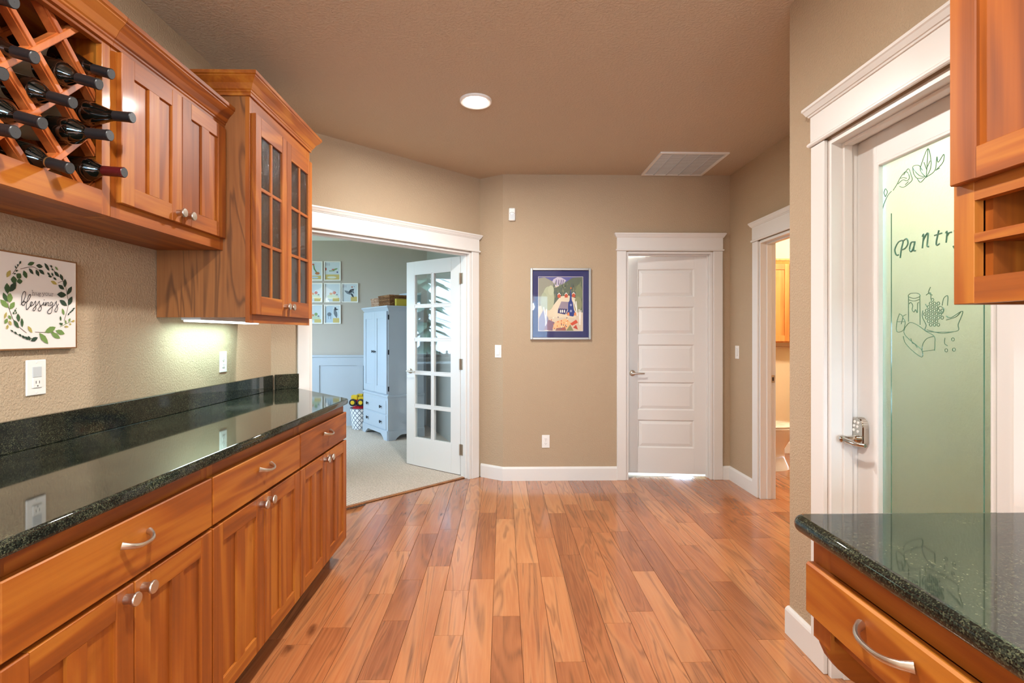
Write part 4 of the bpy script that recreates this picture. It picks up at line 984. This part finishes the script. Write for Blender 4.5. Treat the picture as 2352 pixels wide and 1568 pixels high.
MB().sweep([(-HF, HA0), (-HF, HA1-.001), (XR-.004, HA1-.001)], CROWN, HT-.03, -1).build('crown_moulding', cherry_h, ru)

# ------------------------------------------------------------------ den: wainscot, pictures, armoire
DB = Fr((0, DEN_Y), (1, 0), (0, -1))
wn = struct('trim_5', (-2.7, DEN_Y, 0)); wp = plain('wainscot_white', S(186, 194, 202), .45)
B(DB, -4.29, -1.10, .0005, .006, 0, .98, 'backing_panel', wp, wn); B(DB, -4.29, -1.10, .0005, .032, .985, 1.015, 'cap_rail', wp, wn, .004); B(DB, -4.29, -1.10, .006, .018, .866, .985, 'top_rail', wp, wn); B(DB, -4.29, -1.10, .006, .020, 0, .14, 'base_rail', wp, wn)
for x in (-3.9, -3.28, -2.66, -2.04, -1.42): B(DB, x-.045, x+.045, .006, .0178, .14, .866, 'stile', wp, wn)
MB().sweep([(-4.3, DEN_Y), (-1.11, DEN_Y)], [(0, 0), (.012, 0), (.02, .012), (.06, .06), (.075, .07), (.075, .09), (0, .09)], CE-.097, 1).build('trim_6', ceil_white, kind='structure')
cols = [(-2.805, -2.570), (-2.546, -2.311), (-2.299, -2.064)]; rows = [(2.070, 2.349), (1.760, 2.039), (1.456, 1.731)]
blue, och, red, grn, gry, blk = S(185, 205, 222), S(206, 184, 110), S(190, 96, 84), S(120, 150, 90), S(110, 120, 130), S(48, 56, 66)
pics = [(0, 0, 'white framed animal print with a giraffe-like long neck figure', 'giraffe'), (1, 0, 'white framed print of a small green and red bird over an ochre block', 'bird'),
        (0, 1, 'white framed print left of the middle of the group, mirroring a lamp', 'plain'), (1, 1, 'white framed print in the middle of the group, mirroring a lamp', 'plain2'),
        (2, 1, 'white framed print of a dark leaping animal, nearest the armoire', 'leap'), (0, 2, 'white framed pale print with green patch in the lowest row', 'green'), (1, 2, 'white framed print of a grey zebra-like animal in the lowest row', 'zebra')]
for ci, ri, lab, kd in pics:
    (a0, a1), (z0, z1) = cols[ci], rows[ri]; z0 += .004; t = thing('animal_print', lab, 'picture', ((a0+a1)/2, DEN_Y, z0), 'framed animal prints on the den wall'); w_ = .012
    m_ = MB(); m_.box(DB, a0, a0+w_, .001, .022, z0, z1); m_.box(DB, a1-w_, a1, .001, .022, z0, z1); m_.box(DB, a0+w_, a1-w_, .001, .022, z0, z0+w_); m_.box(DB, a0+w_, a1-w_, .001, .022, z1-w_, z1); m_.build('frame', plate_white, t)
    B(DB, a0+w_, a1-w_, .001, .008, z0+w_, z1-w_, 'backing', plain('print_paper', S(206, 216, 222), .7), t)
    pr = Print(DB, .0085); q = lambda u, v: (a0+(a1-a0)*u, z0+(z1-z0)*v)
    def bl(u, v, ru_, rv, c, rot=0): p = q(u, v); pr.ell(p[0], p[1], ru_*.235, rv*.279, c, 12, rot)
    if kd == 'giraffe':
        p = q(.3, .1); pr.rect(q(.1, 0)[0], q(.9, 0)[0], q(0, .08)[1], q(0, .26)[1], och); bl(.5, .17, .25, .05, blue); pr.stroke([q(.45, .82), q(.5, .6), q(.62, .45)], .018, grn); bl(.68, .38, .14, .07, S(190, 120, 70)); bl(.43, .84, .07, .04, red)
    elif kd == 'bird':
        pr.rect(q(.08, 0)[0], q(.9, 0)[0], q(0, .06)[1], q(0, .32)[1], och); bl(.45, .17, .28, .06, S(220, 222, 210)); pr.stroke([q(.3, .5), q(.6, .52)], .012, grn); pr.leaf(*q(.5, .54), *q(.82, .64), .012, grn); bl(.52, .58, .09, .03, red); bl(.78, .44, .05, .045, S(70, 80, 130)); bl(.09, .6, .05, .08, red)
        for k in range(4): pr.stroke([q(.1+.07*k, .78), q(.1+.07*k, .9)], .004, S(130, 110, 130))
    elif kd == 'leap':
        pr.rect(q(.55, 0)[0], q(.92, 0)[0], q(0, .06)[1], q(0, .3)[1], och); pr.leaf(*q(.15, .62), *q(.6, .4), .02, gry); pr.leaf(*q(.4, .5), *q(.75, .7), .024, blk); pr.leaf(*q(.55, .5), *q(.72, .25), .014, blk); pr.leaf(*q(.6, .65), *q(.74, .45), .014, gry); bl(.62, .8, .04, .04, red); bl(.74, .82, .02, .02, blk)
        for k in range(3): pr.stroke([q(.1+.08*k, .78), q(.1+.08*k, .9)], .004, S(130, 110, 130))
    elif kd == 'zebra':
        pr.rect(q(.08, 0)[0], q(.5, 0)[0], q(0, .08)[1], q(0, .92)[1], S(188, 206, 220)); pr.rect(q(.52, 0)[0], q(.9, 0)[0], q(0, .06)[1], q(0, .3)[1], och); pr.leaf(*q(.6, .78), *q(.75, .3), .026, gry); pr.leaf(*q(.55, .74), *q(.85, .76), .012, blk); bl(.66, .82, .06, .05, blk); bl(.3, .5, .13, .1, gry); pr.stroke([q(.25, .45), q(.25, .25)], .006, gry); pr.stroke([q(.38, .45), q(.38, .25)], .006, gry)
    else:
        bl(.5, .3, .35, .12, S(190, 205, 180)); bl(.6, .5, .1, .08, red if kd != 'green' else grn); bl(.4, .45, .1, .06, S(200, 150, 110)); pr.rect(q(.5, 0)[0], q(.9, 0)[0], q(0, .06)[1], q(0, .24)[1], och); bl(.75, .4, .06, .04, gry)
    pr.build('print', t); B(DB, a0+w_, a1-w_, .013, .0145, z0+w_, z1-w_, 'glass_pane', picture_glass, t)

AO = V((-1.405, 6.275)); au = V((-.48, .667)).normalized(); AF = Fr(AO, au, (-au.y, au.x))
if AF.n.y > 0: AF.n = -AF.n
ar = thing('armoire', 'white painted armoire with two tall doors over two drawers in the den', 'armoire', (-1.44, 6.58, 0)); AW, AD = .82, .49
aw = armoire_white
B(AF, .015, AW-.015, -AD, -.012, .56, 1.60, 'upper_case', aw, ar); B(AF, 0, AW, -AD, 0, .11, .53, 'lower_case', aw, ar)
cp_ = lambda x: [AF.p(0, -AD, 0).xy, AF.p(0, 0, 0).xy, AF.p(AW, 0, 0).xy, AF.p(AW, -AD, 0).xy]
sdA = -1 if AF.u.cross(AF.n).z > 0 else 1
MB().sweep(cp_(0), [(-.05, 0), (.006, 0), (.010, .012), (.010, .022), (-.004, .034), (-.05, .034)], .528, sdA).build('waist_moulding', aw, ar)
MB().sweep(cp_(0), [(-.05, 0), (-.010, 0), (-.006, .010), (.012, .038), (.020, .044), (.020, .062), (-.05, .062)], 1.600, sdA).build('crown_moulding', aw, ar)
B(AF, .02, AW-.02, -AD+.02, -.02, 1.63, 1.655, 'top_board', aw, ar)
foot = [(0, 0), (.10, 0), (.12, .03), (.17, .06), (.20, .075), (AW-.20, .075), (AW-.17, .06), (AW-.12, .03), (AW-.10, 0), (AW, 0), (AW, .125), (0, .125)]
MB().slab(AF, foot, -.01, .012).build('front_base', aw, ar)
AS = Fr(AF.p(0, 0, 0).xy, (-AF.n).xy, (-AF.u).xy)
foot2 = [(0, 0), (.09, 0), (.11, .03), (.15, .06), (.18, .07), (AD-.16, .07), (AD-.13, .05), (AD-.09, 0), (AD, 0), (AD, .125), (0, .125)]
MB().slab(AS, foot2, -.01, .012).build('side_base', aw, ar)
for a0, a1 in ((.028, AW/2-.002), (AW/2+.002, AW-.028)):
    d = B(AF, a0, a1, -.0119, -.004, .575, 1.595, 'door', aw, ar); m_ = MB(); m_.box(AF, a0, a0+.075, -.004, .008, .575, 1.595, .002); m_.box(AF, a1-.075, a1, -.004, .008, .575, 1.595, .002); m_.each('stile', aw, d)
    for za, zb in ((.575, .66), (1.51, 1.595)): B(AF, a0+.075, a1-.075, -.004, .0078, za, zb, 'rail', aw, d)
    B(AF, a0+.075, a1-.075, -.004, .000, .66, 1.51, 'panel', aw, d)
    ka = a1-.03 if a0 < .1 else a0+.03
    MB().lathe([(.006, 0), (.006, .012), (.017, .018), (.017, .024), (.004, .028)], AF.p(ka, .008, 1.09), AF.n, 14).build('knob', black_metal, d, smooth=True)
for za, zb in ((.325, .495), (.135, .310)):
    d = B(AF, .05, AW-.05, -.01, .008, za, zb, 'drawer', aw, ar, .003)
    for ka in (.19, AW-.19): MB().lathe([(.006, 0), (.006, .012), (.019, .018), (.019, .024), (.004, .028)], AF.p(ka, .008, (za+zb)/2), AF.n, 14).build('knob', black_metal, d, smooth=True)
for z in (.64, 1.09, 1.52): B(AS, .006, .020, -.0155, -.009, z-.03, z+.03, 'hinge', black_metal, ar)

def basket(name, label, fr, a0, a1, d0, d1, z0, h, m, gap=False):
    t = thing(name, label, 'basket', fr.p((a0+a1)/2, (d0+d1)/2, z0), 'baskets on the armoire'); tp = .008
    B(fr, a0+.012, a1-.012, d0+.012, d1-.012, z0, z0+.012, 'bottom', m, t)
    n = 7; ring = lambda k: (a0+tp*(1-k), a1-tp*(1-k), d0+tp*(1-k), d1-tp*(1-k))
    for i in range(n+1):
        k = i/n; b = ring(k); z = z0+.012+(h-.016)*k
        c = [fr.p(b[0], b[2], z), fr.p(b[1], b[2], z), fr.p(b[1], b[3], z), fr.p(b[0], b[3], z)]
        m_ = MB(); pts = []
        for s in range(4):
            p, q = c[s], c[(s+1) % 4]; N_ = 14
            for j in range(N_): w_ = (1 if (i+j) % 2 else -1)*.003; nrm = (q-p).normalized().cross(V((0, 0, 1))); pts.append(p+(q-p)*j/N_+nrm*w_)
        pts.append(pts[0]); m_.tube(pts, .0075 if i < n else .0105, 5); m_.build('woven_strand' if i < n else 'rim', m, t)
    m_ = MB(); b0, b1 = ring(0), ring(1)
    for s in range(4):
        i0 = ((0, 2), (1, 2), (1, 3), (0, 3)); p0, p1 = i0[s], i0[(s+1) % 4]
        for j in range(8):
            f = j/8; A = fr.p(b0[p0[0]]*(1-f)+b0[p1[0]]*f, b0[p0[1]]*(1-f)+b0[p1[1]]*f, z0+.006); C = fr.p(b1[p0[0]]*(1-f)+b1[p1[0]]*f, b1[p0[1]]*(1-f)+b1[p1[1]]*f, z0+h); m_.tube([A, C], .004, 5)
    m_.build('uprights', m, t)
TZ = 1.6625
basket('wicker_basket', 'pale open-weave rattan basket on the armoire top', AF, .46, .72, -.26, -.07, TZ, .115, wicker_pale)
basket('wicker_basket', 'brown tightly woven basket with lighter front on the armoire top', AF, .09, .43, -.30, -.06, TZ, .135, wicker_dark)
bx = thing('storage_box', 'pale blue-grey lidded box behind the brown basket on the armoire', 'box', AF.p(.16, -.40, TZ)); gb_ = plain('blue_grey_card', S(150, 168, 180), .6)
B(AF, .06, .36, -.47, -.32, TZ, TZ+.15, 'box_body', gb_, bx); B(AF, .055, .365, -.475, -.315, TZ+.15, TZ+.175, 'lid', plain('pale_card', S(190, 205, 214), .6), bx)
bk = thing('yellow_toy_box', 'small yellow box beside the brown basket on the armoire', 'box', AF.p(.05, -.21, TZ)); B(AF, .025, .07, -.30, -.12, TZ, TZ+.085, 'carton', plain('yellow_card', S(196, 176, 60), .6), bk, .002); B(AF, .024, .071, -.301, -.119, TZ+.085, TZ+.092, 'carton_lid', plain('olive_card', S(150, 140, 60), .6), bk)

# patterned fabric hamper with toy trucks
def hamper_mat():
    m, nt, b = mat('lattice_fabric'); tc = nd(nt, 'TexCoord'); sp = nd(nt, 'SeparateXYZ'); nt.links.new(tc.outputs['Object'], sp.inputs[0])
    an = mth(nt, 'MULTIPLY', mth(nt, 'ARCTAN2', sp.outputs[1], sp.outputs[0]), 2.1); zz = mth(nt, 'MULTIPLY', sp.outputs[2], 15)
    u = mth(nt, 'PINGPONG', mth(nt, 'ADD', mth(nt, 'MULTIPLY', an, 1.0), zz), .5); v = mth(nt, 'PINGPONG', mth(nt, 'SUBTRACT', mth(nt, 'MULTIPLY', an, 1.0), zz), .5)
    f = mth(nt, 'MINIMUM', u, v); r = ramp(nt, f, [(.10, S(120, 130, 145)), (.13, S(238, 240, 240))]); nt.links.new(r, b.inputs['Base Color']); b.inputs['Roughness'].default_value = .9; return m
hc = V((-1.965, 7.105, .0085)); hp = thing('fabric_hamper', 'round fabric hamper with grey lattice pattern beside the armoire', 'hamper', hc)
MB().lathe([(.105, 0), (.112, .004), (.138, .29), (.134, .29), (.108, .012), (.0, .012)], hc, (0, 0, 1), 28, False).build('fabric_wall', hamper_mat(), hp, smooth=True)
MB().tube([hc+V((.140*math.cos(q), .140*math.sin(q), .288)) for q in [i*math.pi/14 for i in range(29)]], .005, 6).build('rim_binding', plain('grey_binding', S(130, 138, 150), .9), hp)
MB().tube([hc+V((.085+.02*math.sin(q*math.pi), -.108, .24-.09*math.sin(q*math.pi)+.0*q)) for q in (0, .2, .4, .6, .8, 1)], .009, 6).build('carry_strap', black_metal, hp)
yel = plain('toy_yellow', S(226, 188, 40), .35); redp = plain('toy_red', S(190, 24, 40), .35); rub = plain('toy_rubber', S(26, 26, 30), .6); blup = plain('toy_blue', S(40, 60, 150), .4)
def toy(label, c, body, rz, k=1.35):
    t = thing('toy_truck', label, 'toy', c, 'toys in the fabric hamper'); c = V(c); f = Fr(c.xy, (math.cos(rz), math.sin(rz)), (math.sin(rz), -math.cos(rz)))
    bx_ = lambda a0, a1, d0, d1, z0, z1, n, m, b: B(f, a0*k, a1*k, d0*k, d1*k, c.z+z0*k, c.z+z1*k, n, m, t, b)
    bx_(-.075, .06, -.026, .026, .03, .062, 'chassis', redp, .004); bx_(-.065, .0, -.030, .030, .062, .108, 'cab', body, .008); bx_(.006, .06, -.032, .032, .062, .09, 'load_bed', body, .004)
    for a_ in (-.045, .035):
        for d_ in (-1, 1):
            w = MB().lathe([(.020*k, 0), (.036*k, .004*k), (.036*k, .018*k), (.022*k, .021*k)], f.p(a_*k, d_*.027*k, c.z+.036*k), f.n*d_, 20).build('wheel', rub, t, smooth=True)
            MB().lathe([(.021*k, .0205*k), (.019*k, .024*k), (.004*k, .025*k)], f.p(a_*k, d_*.027*k, c.z+.036*k), f.n*d_, 14).build('hub', yel, w, smooth=True)
toy('yellow toy truck with black wheels at the front of the fabric hamper', (hc.x-.015, hc.y-.066, .335), yel, 0)
toy('yellow toy truck behind the front one in the fabric hamper', (hc.x+.02, hc.y+.074, .335), yel, 0)
tb = thing('toy_bin_blocks', 'red toy block filling the fabric hamper under the trucks', 'toy', (hc.x, hc.y, .024), 'toys in the fabric hamper')
MB().lathe([(.085, 0), (.092, .006), (.110, .30), (.104, .31)], (hc.x, hc.y, .0215), (0, 0, 1), 8).build('block', redp, tb)
MB().lathe([(.06, 0), (.06, .0025)], (hc.x, hc.y, .3318), (0, 0, 1), 8).build('block_cap', blup, tb)

# den window, sill toys, desk under it, pendant, trees outside
DWF = Fr((-4.3, 0), (0, 1), (1, 0)); wy0, wy1, wz0, wz1 = 3.8, 6.6, .93, 2.3
w1 = struct('window_1', (-4.3, 5.0, wz0))
m_ = MB(); fw = .05
for a0, a1, z0, z1 in ((wy0, wy0+fw, wz0, wz1), (wy1-fw, wy1, wz0, wz1), (5.16, 5.24, wz0, wz1)): m_.box(DWF, a0, a1, -.09, -.03, z0, z1)
m_.box(DWF, wy0, wy1, -.0895, -.0305, wz0, wz0+fw); m_.box(DWF, wy0, wy1, -.0895, -.0305, wz1-fw, wz1); m_.build('sash_frame', ceil_white, w1)
for a0, a1 in ((wy0+fw, 5.16), (5.24, wy1-fw)): B(DWF, a0, a1, -.062, -.058, wz0+fw, wz1-fw, 'pane', clear_glass, w1)
for a0, a1, z0, z1 in ((wy0-.09, wy0, wz0, wz1), (wy1, wy1+.09, wz0, wz1)): B(DWF, a0, a1, .0005, .018, z0, z1, 'casing_board', ceil_white, w1)
B(DWF, wy0-.1, wy1+.1, .0005, .02, wz1, wz1+.12, 'head_casing', ceil_white, w1); B(DWF, wy0-.1, wy1+.1, -.1, .05, wz0-.03, wz0, 'sill', ceil_white, w1)
for k, (y, h, c) in enumerate(((4.25, .10, S(160, 90, 60)), (4.37, .075, S(120, 70, 50)), (4.47, .11, S(190, 110, 70)), (4.58, .08, S(90, 70, 60)))):
    t = thing('sill_toy', ('tall brown', 'short dark brown', 'tallest orange-brown', 'small grey-brown')[k]+' wooden toy figure on the den window sill', 'toy', (-4.29, y, wz0+.0005), 'toys on the den window sill'); cm_ = plain('toy_wood', c, .5)
    MB().lathe([(.028, 0), (.03, .01), (.022, h*.6), (.012, h*.68)], (-4.285, y, wz0+.0005), (0, 0, 1), 12).build('body', cm_, t, smooth=True); MB().lathe([(.008, 0), (.02, .012), (.022, .025), (.012, .04), (.002, .044)], (-4.285, y, wz0+h*.66), (0, 0, 1), 12).build('head', cm_, t, smooth=True)
dsk = thing('white_desk', 'white dresser with panelled front standing in the den between window and french door', 'dresser', (-2.5, 4.85, .008))
B(DWF, 4.36, 5.26, 1.56, 2.03, .0085, .90, 'case', aw, dsk); B(DWF, 4.34, 5.28, 1.54, 2.05, .90, .935, 'top_board', aw, dsk, .004)
for i in range(3):
    d = B(DWF, 4.39, 5.23, 2.03, 2.045, .09+i*.27, .335+i*.27, 'drawer', aw, dsk, .004); MB().lathe([(.006, 0), (.018, .015), (.004, .024)], DWF.p(4.81, 2.045, .21+i*.27), (1, 0, 0), 12).build('knob', nickel, d, smooth=True)
pl = thing('pendant_lamp', 'white bell-shaded pendant lamp hanging in the den', 'lamp', (-3.25, 5.3, 1.95))
MB().lathe([(.24, 0), (.23, .05), (.17, .12), (.07, .18), (.03, .20)], (-3.25, 5.3, 1.97), (0, 0, 1), 28, False).build('lamp_shade', shade_mat, pl, smooth=True)
MB().tube([(-3.25, 5.3, 2.165), (-3.25, 5.3, CE-.03)], .006, 6).build('rod', nickel, pl); MB().lathe([(.06, 0), (.06, .02)], (-3.25, 5.3, CE-.028), (0, 0, 1), 16).build('canopy', nickel, pl)
l = bpy.data.lights.new('pendant_glow', 'POINT'); l.energy = 4; l.color = (1, .93, .82); l.shadow_soft_size = .08; o = bpy.data.objects.new('pendant_glow', l); COL.objects.link(o); o.parent = pl; o.location = (0, 0, -.06)

MB().wbox(-40, -4.46, -12, 25, -.6, -.5).build('ground_lawn', plaster('grass', S(96, 120, 70), .5, 8), kind='structure')
leafm = plaster('needle_green', S(112, 134, 112), .8, 20); bark = plaster('bark', S(110, 92, 80), .6, 30)
tr = random.Random(3)
for k, (x, y, h) in enumerate(((-9.5, -.6, 6), (-10.5, 3.9, 6.5), (-9.5, 8.6, 6), (-16, 8.0, 9))):
    t = thing('conifer_tree', ('slim conifer outside the den window by its kitchen-side casing', 'broad tall conifer outside the middle of the den window', 'shorter conifer outside the den window by its far casing', 'distant conifer farthest from the den window')[k], 'tree', (x, y, -.5), 'conifers outside the den window')
    MB().tube([(x, y, -.5), (x+.1, y, h*.5), (x, y, h*.95)], [.16, .1, .02], 8).build('trunk', bark, t)
    vs, fs = [], []
    for i in range(240):
        f = tr.random()**.7; z = .2+f*h; R = (1-f)*h*.26+.15; q = tr.uniform(0, 6.28); L = R*tr.uniform(.6, 1.1); w = .16
        d = V((math.cos(q), math.sin(q), -.35)); s = V((-math.sin(q), math.cos(q), 0)); b = V((0, 0, z-h*0)); n = len(vs)
        vs += [b+d*.05+s*w*.4, b+d*L*.6+s*w+V((0, 0, .03)), b+d*L, b+d*L*.6-s*w+V((0, 0, .03)), b+d*.05-s*w*.4]; fs.append((n, n+1, n+2, n+3, n+4))
    me = bpy.data.meshes.new('foliage'); me.from_pydata(vs, [], fs); me.materials.append(leafm); o = bpy.data.objects.new('foliage', me); COL.objects.link(o); o.parent = t; o['kind'] = 'stuff'

# unseen window put in behind the camera for daylight fill
w2 = struct('fill_window', (0, -3.5, .9)); FWF = Fr((0, -3.5), (1, 0), (0, 1)); m_ = MB()
for a0, a1 in ((-1.15, -1.10), (-.03, .03), (1.10, 1.15)): m_.box(FWF, a0, a1, -.09, -.03, .9, 2.3)
m_.box(FWF, -1.15, 1.15, -.0895, -.0305, .9, .95); m_.box(FWF, -1.15, 1.15, -.0895, -.0305, 2.25, 2.3); m_.build('sash_frame', ceil_white, w2)
for a0, a1 in ((-1.10, -.03), (.03, 1.10)): B(FWF, a0, a1, -.062, -.058, .95, 2.25, 'pane', clear_glass, w2)

# unseen pendants added behind the camera as fill for ceiling and walls
for k, (x, y) in enumerate(((-.55, -1.2), (.55, -1.2), (0, -2.6))):
    t = thing('fill_pendant', ('added unseen fill pendant on the wine rack side', 'added unseen fill pendant on the desk side', 'added unseen fill pendant by the fill window')[k], 'lamp', (x, y, 1.95), 'added fill pendants')
    MB().lathe([(.10, 0), (.095, .05), (.06, .12), (.025, .16)], (x, y, 1.98), (0, 0, 1), 20, False).build('lamp_shade', shade_mat, t, smooth=True); MB().tube([(x, y, 2.14), (x, y, CE-.03)], .004, 6).build('rod', nickel, t); MB().lathe([(.05, 0), (.05, .02)], (x, y, CE-.025), (0, 0, 1), 16).build('canopy', nickel, t)
    l = bpy.data.lights.new('pendant_glow', 'POINT'); l.energy = 27; l.color = (1, .99, .96); l.shadow_soft_size = .09; o = bpy.data.objects.new('pendant_glow', l); COL.objects.link(o); o.parent = t; o.location = (0, 0, -.08)

# ------------------------------------------------------------------ bathroom
oc = thing('oak_cabinet', 'honey oak wall cabinet seen through the bathroom doorway', 'cabinet', (2.98, 5.45, 1.22)); OB = Fr((0, 5.6), (1, 0), (0, -1))
B(OB, 2.70, 3.26, .002, .18, 1.22, 2.09, 'case', oak, oc); shaker(OB, 2.70, 3.05, 1.235, 2.06, .20, oc, vm=oak, hm=oak, vsplit=False, st=.05); shaker(OB, 3.055, 3.255, 1.235, 2.06, .20, oc, vm=oak, hm=oak, vsplit=False, st=.05)
MB().sweep([(2.70, 5.6), (2.70, 5.42), (3.26, 5.42), (3.26, 5.6)], [(0, 0), (.008, 0), (.02, .03), (.028, .035), (.028, .055), (0, .055)], 2.06, 1).build('crown_moulding', oak, oc)
tr_ = thing('towel_bar', 'small metal towel bar below the oak cabinet in the bathroom', 'towel bar', (2.95, 5.55, 1.17)); MB().tube([OB.p(2.78, .06, 1.17), OB.p(3.22, .06, 1.17)], .008, 8).build('bar', nickel, tr_, smooth=True)
for x in (2.78, 3.22): B(OB, x-.02, x+.02, .001, .07, 1.15, 1.19, 'bracket', nickel, tr_, .004)
tl = thing('toilet', 'white toilet partly seen through the bathroom doorway', 'toilet', (2.55, 4.97, 0))
cx, cy = 2.60, 4.97
def oval(rx, ry, z, ox=0): return [V((cx+ox+rx*math.cos(q), cy+ry*math.sin(q), z)) for q in [2*math.pi*i/28 for i in range(28)]]
def loft(rs, name, parent, m=porcelain):
    m_ = MB(); R = [[m_.bm.verts.new(p) for p in r_] for r_ in rs]
    for i in range(len(R)-1):
        for k in range(28): m_.bm.faces.new([R[i][k], R[i][(k+1) % 28], R[i+1][(k+1) % 28], R[i+1][k]])
    m_.bm.faces.new(R[0][::-1]); m_.bm.faces.new(R[-1]); return m_.build(name, m, parent, smooth=True)
loft([oval(.20, .12, .0), oval(.19, .115, .03), oval(.15, .095, .12), oval(.15, .095, .2), oval(.20, .14, .29), oval(.255, .185, .37), oval(.265, .19, .395)], 'bowl', tl)
loft([oval(.265, .192, .397, .0), oval(.27, .195, .41), oval(.265, .19, .418)], 'seat', tl); loft([oval(.268, .193, .42), oval(.272, .197, .432), oval(.25, .18, .448), oval(.12, .09, .455)], 'lid', tl)
B(LEFT, cy-.21, cy+.21, XF+WT+.005, XF+WT+.20, .40, .76, 'tank', porcelain, tl, .015); B(LEFT, cy-.22, cy+.22, XF+WT+.002, XF+WT+.21, .762, .80, 'tank_lid', porcelain, tl, .01)
def bulb(name, label, loc, e, c, r=.12):
    t = thing(name, label, 'light', (loc[0], loc[1], CE-.10)); MB().lathe([(.02, 0), (r*.8, .03), (r, .07), (r, .098)], (loc[0], loc[1], CE-.10), (0, 0, 1), 24).build('glass_dome', shade_mat, t, smooth=True)
    l = bpy.data.lights.new('dome_glow', 'POINT'); l.energy = e; l.color = c; l.shadow_soft_size = .1; o = bpy.data.objects.new('dome_glow', l); COL.objects.link(o); o.parent = t; o.location = (0, 0, -.12)
bulb('dome_light', 'round glass dome light on the bathroom ceiling', (3.2, 4.3), 75, (1, .88, .70))
bulb('dome_light', 'round glass dome light on the pantry ceiling', (1.95, 1.5), 52, (.82, .96, 1))
bulb('dome_light', 'round glass dome light in the room behind the panelled hall door', (1.2, 5.4), 80, (.85, .95, 1))
for z in (.5, .95, 1.4, 1.85):
    t = thing('pantry_shelf', ('lowest', 'second', 'third', 'top')[int((z-.5)/.45+.1)]+' white shelf inside the pantry behind the frosted glass', 'shelf', (2.33, 1.46, z), 'pantry shelves'); MB().wbox(2.27, 2.498, .825, 2.09, z, z+.02).build('board', white_wall, t)
    for y in (.95, 1.46, 1.97): MB().wbox(2.46, 2.498, y-.01, y+.01, z-.10, z-.0005).build('bracket', plate_white, t)
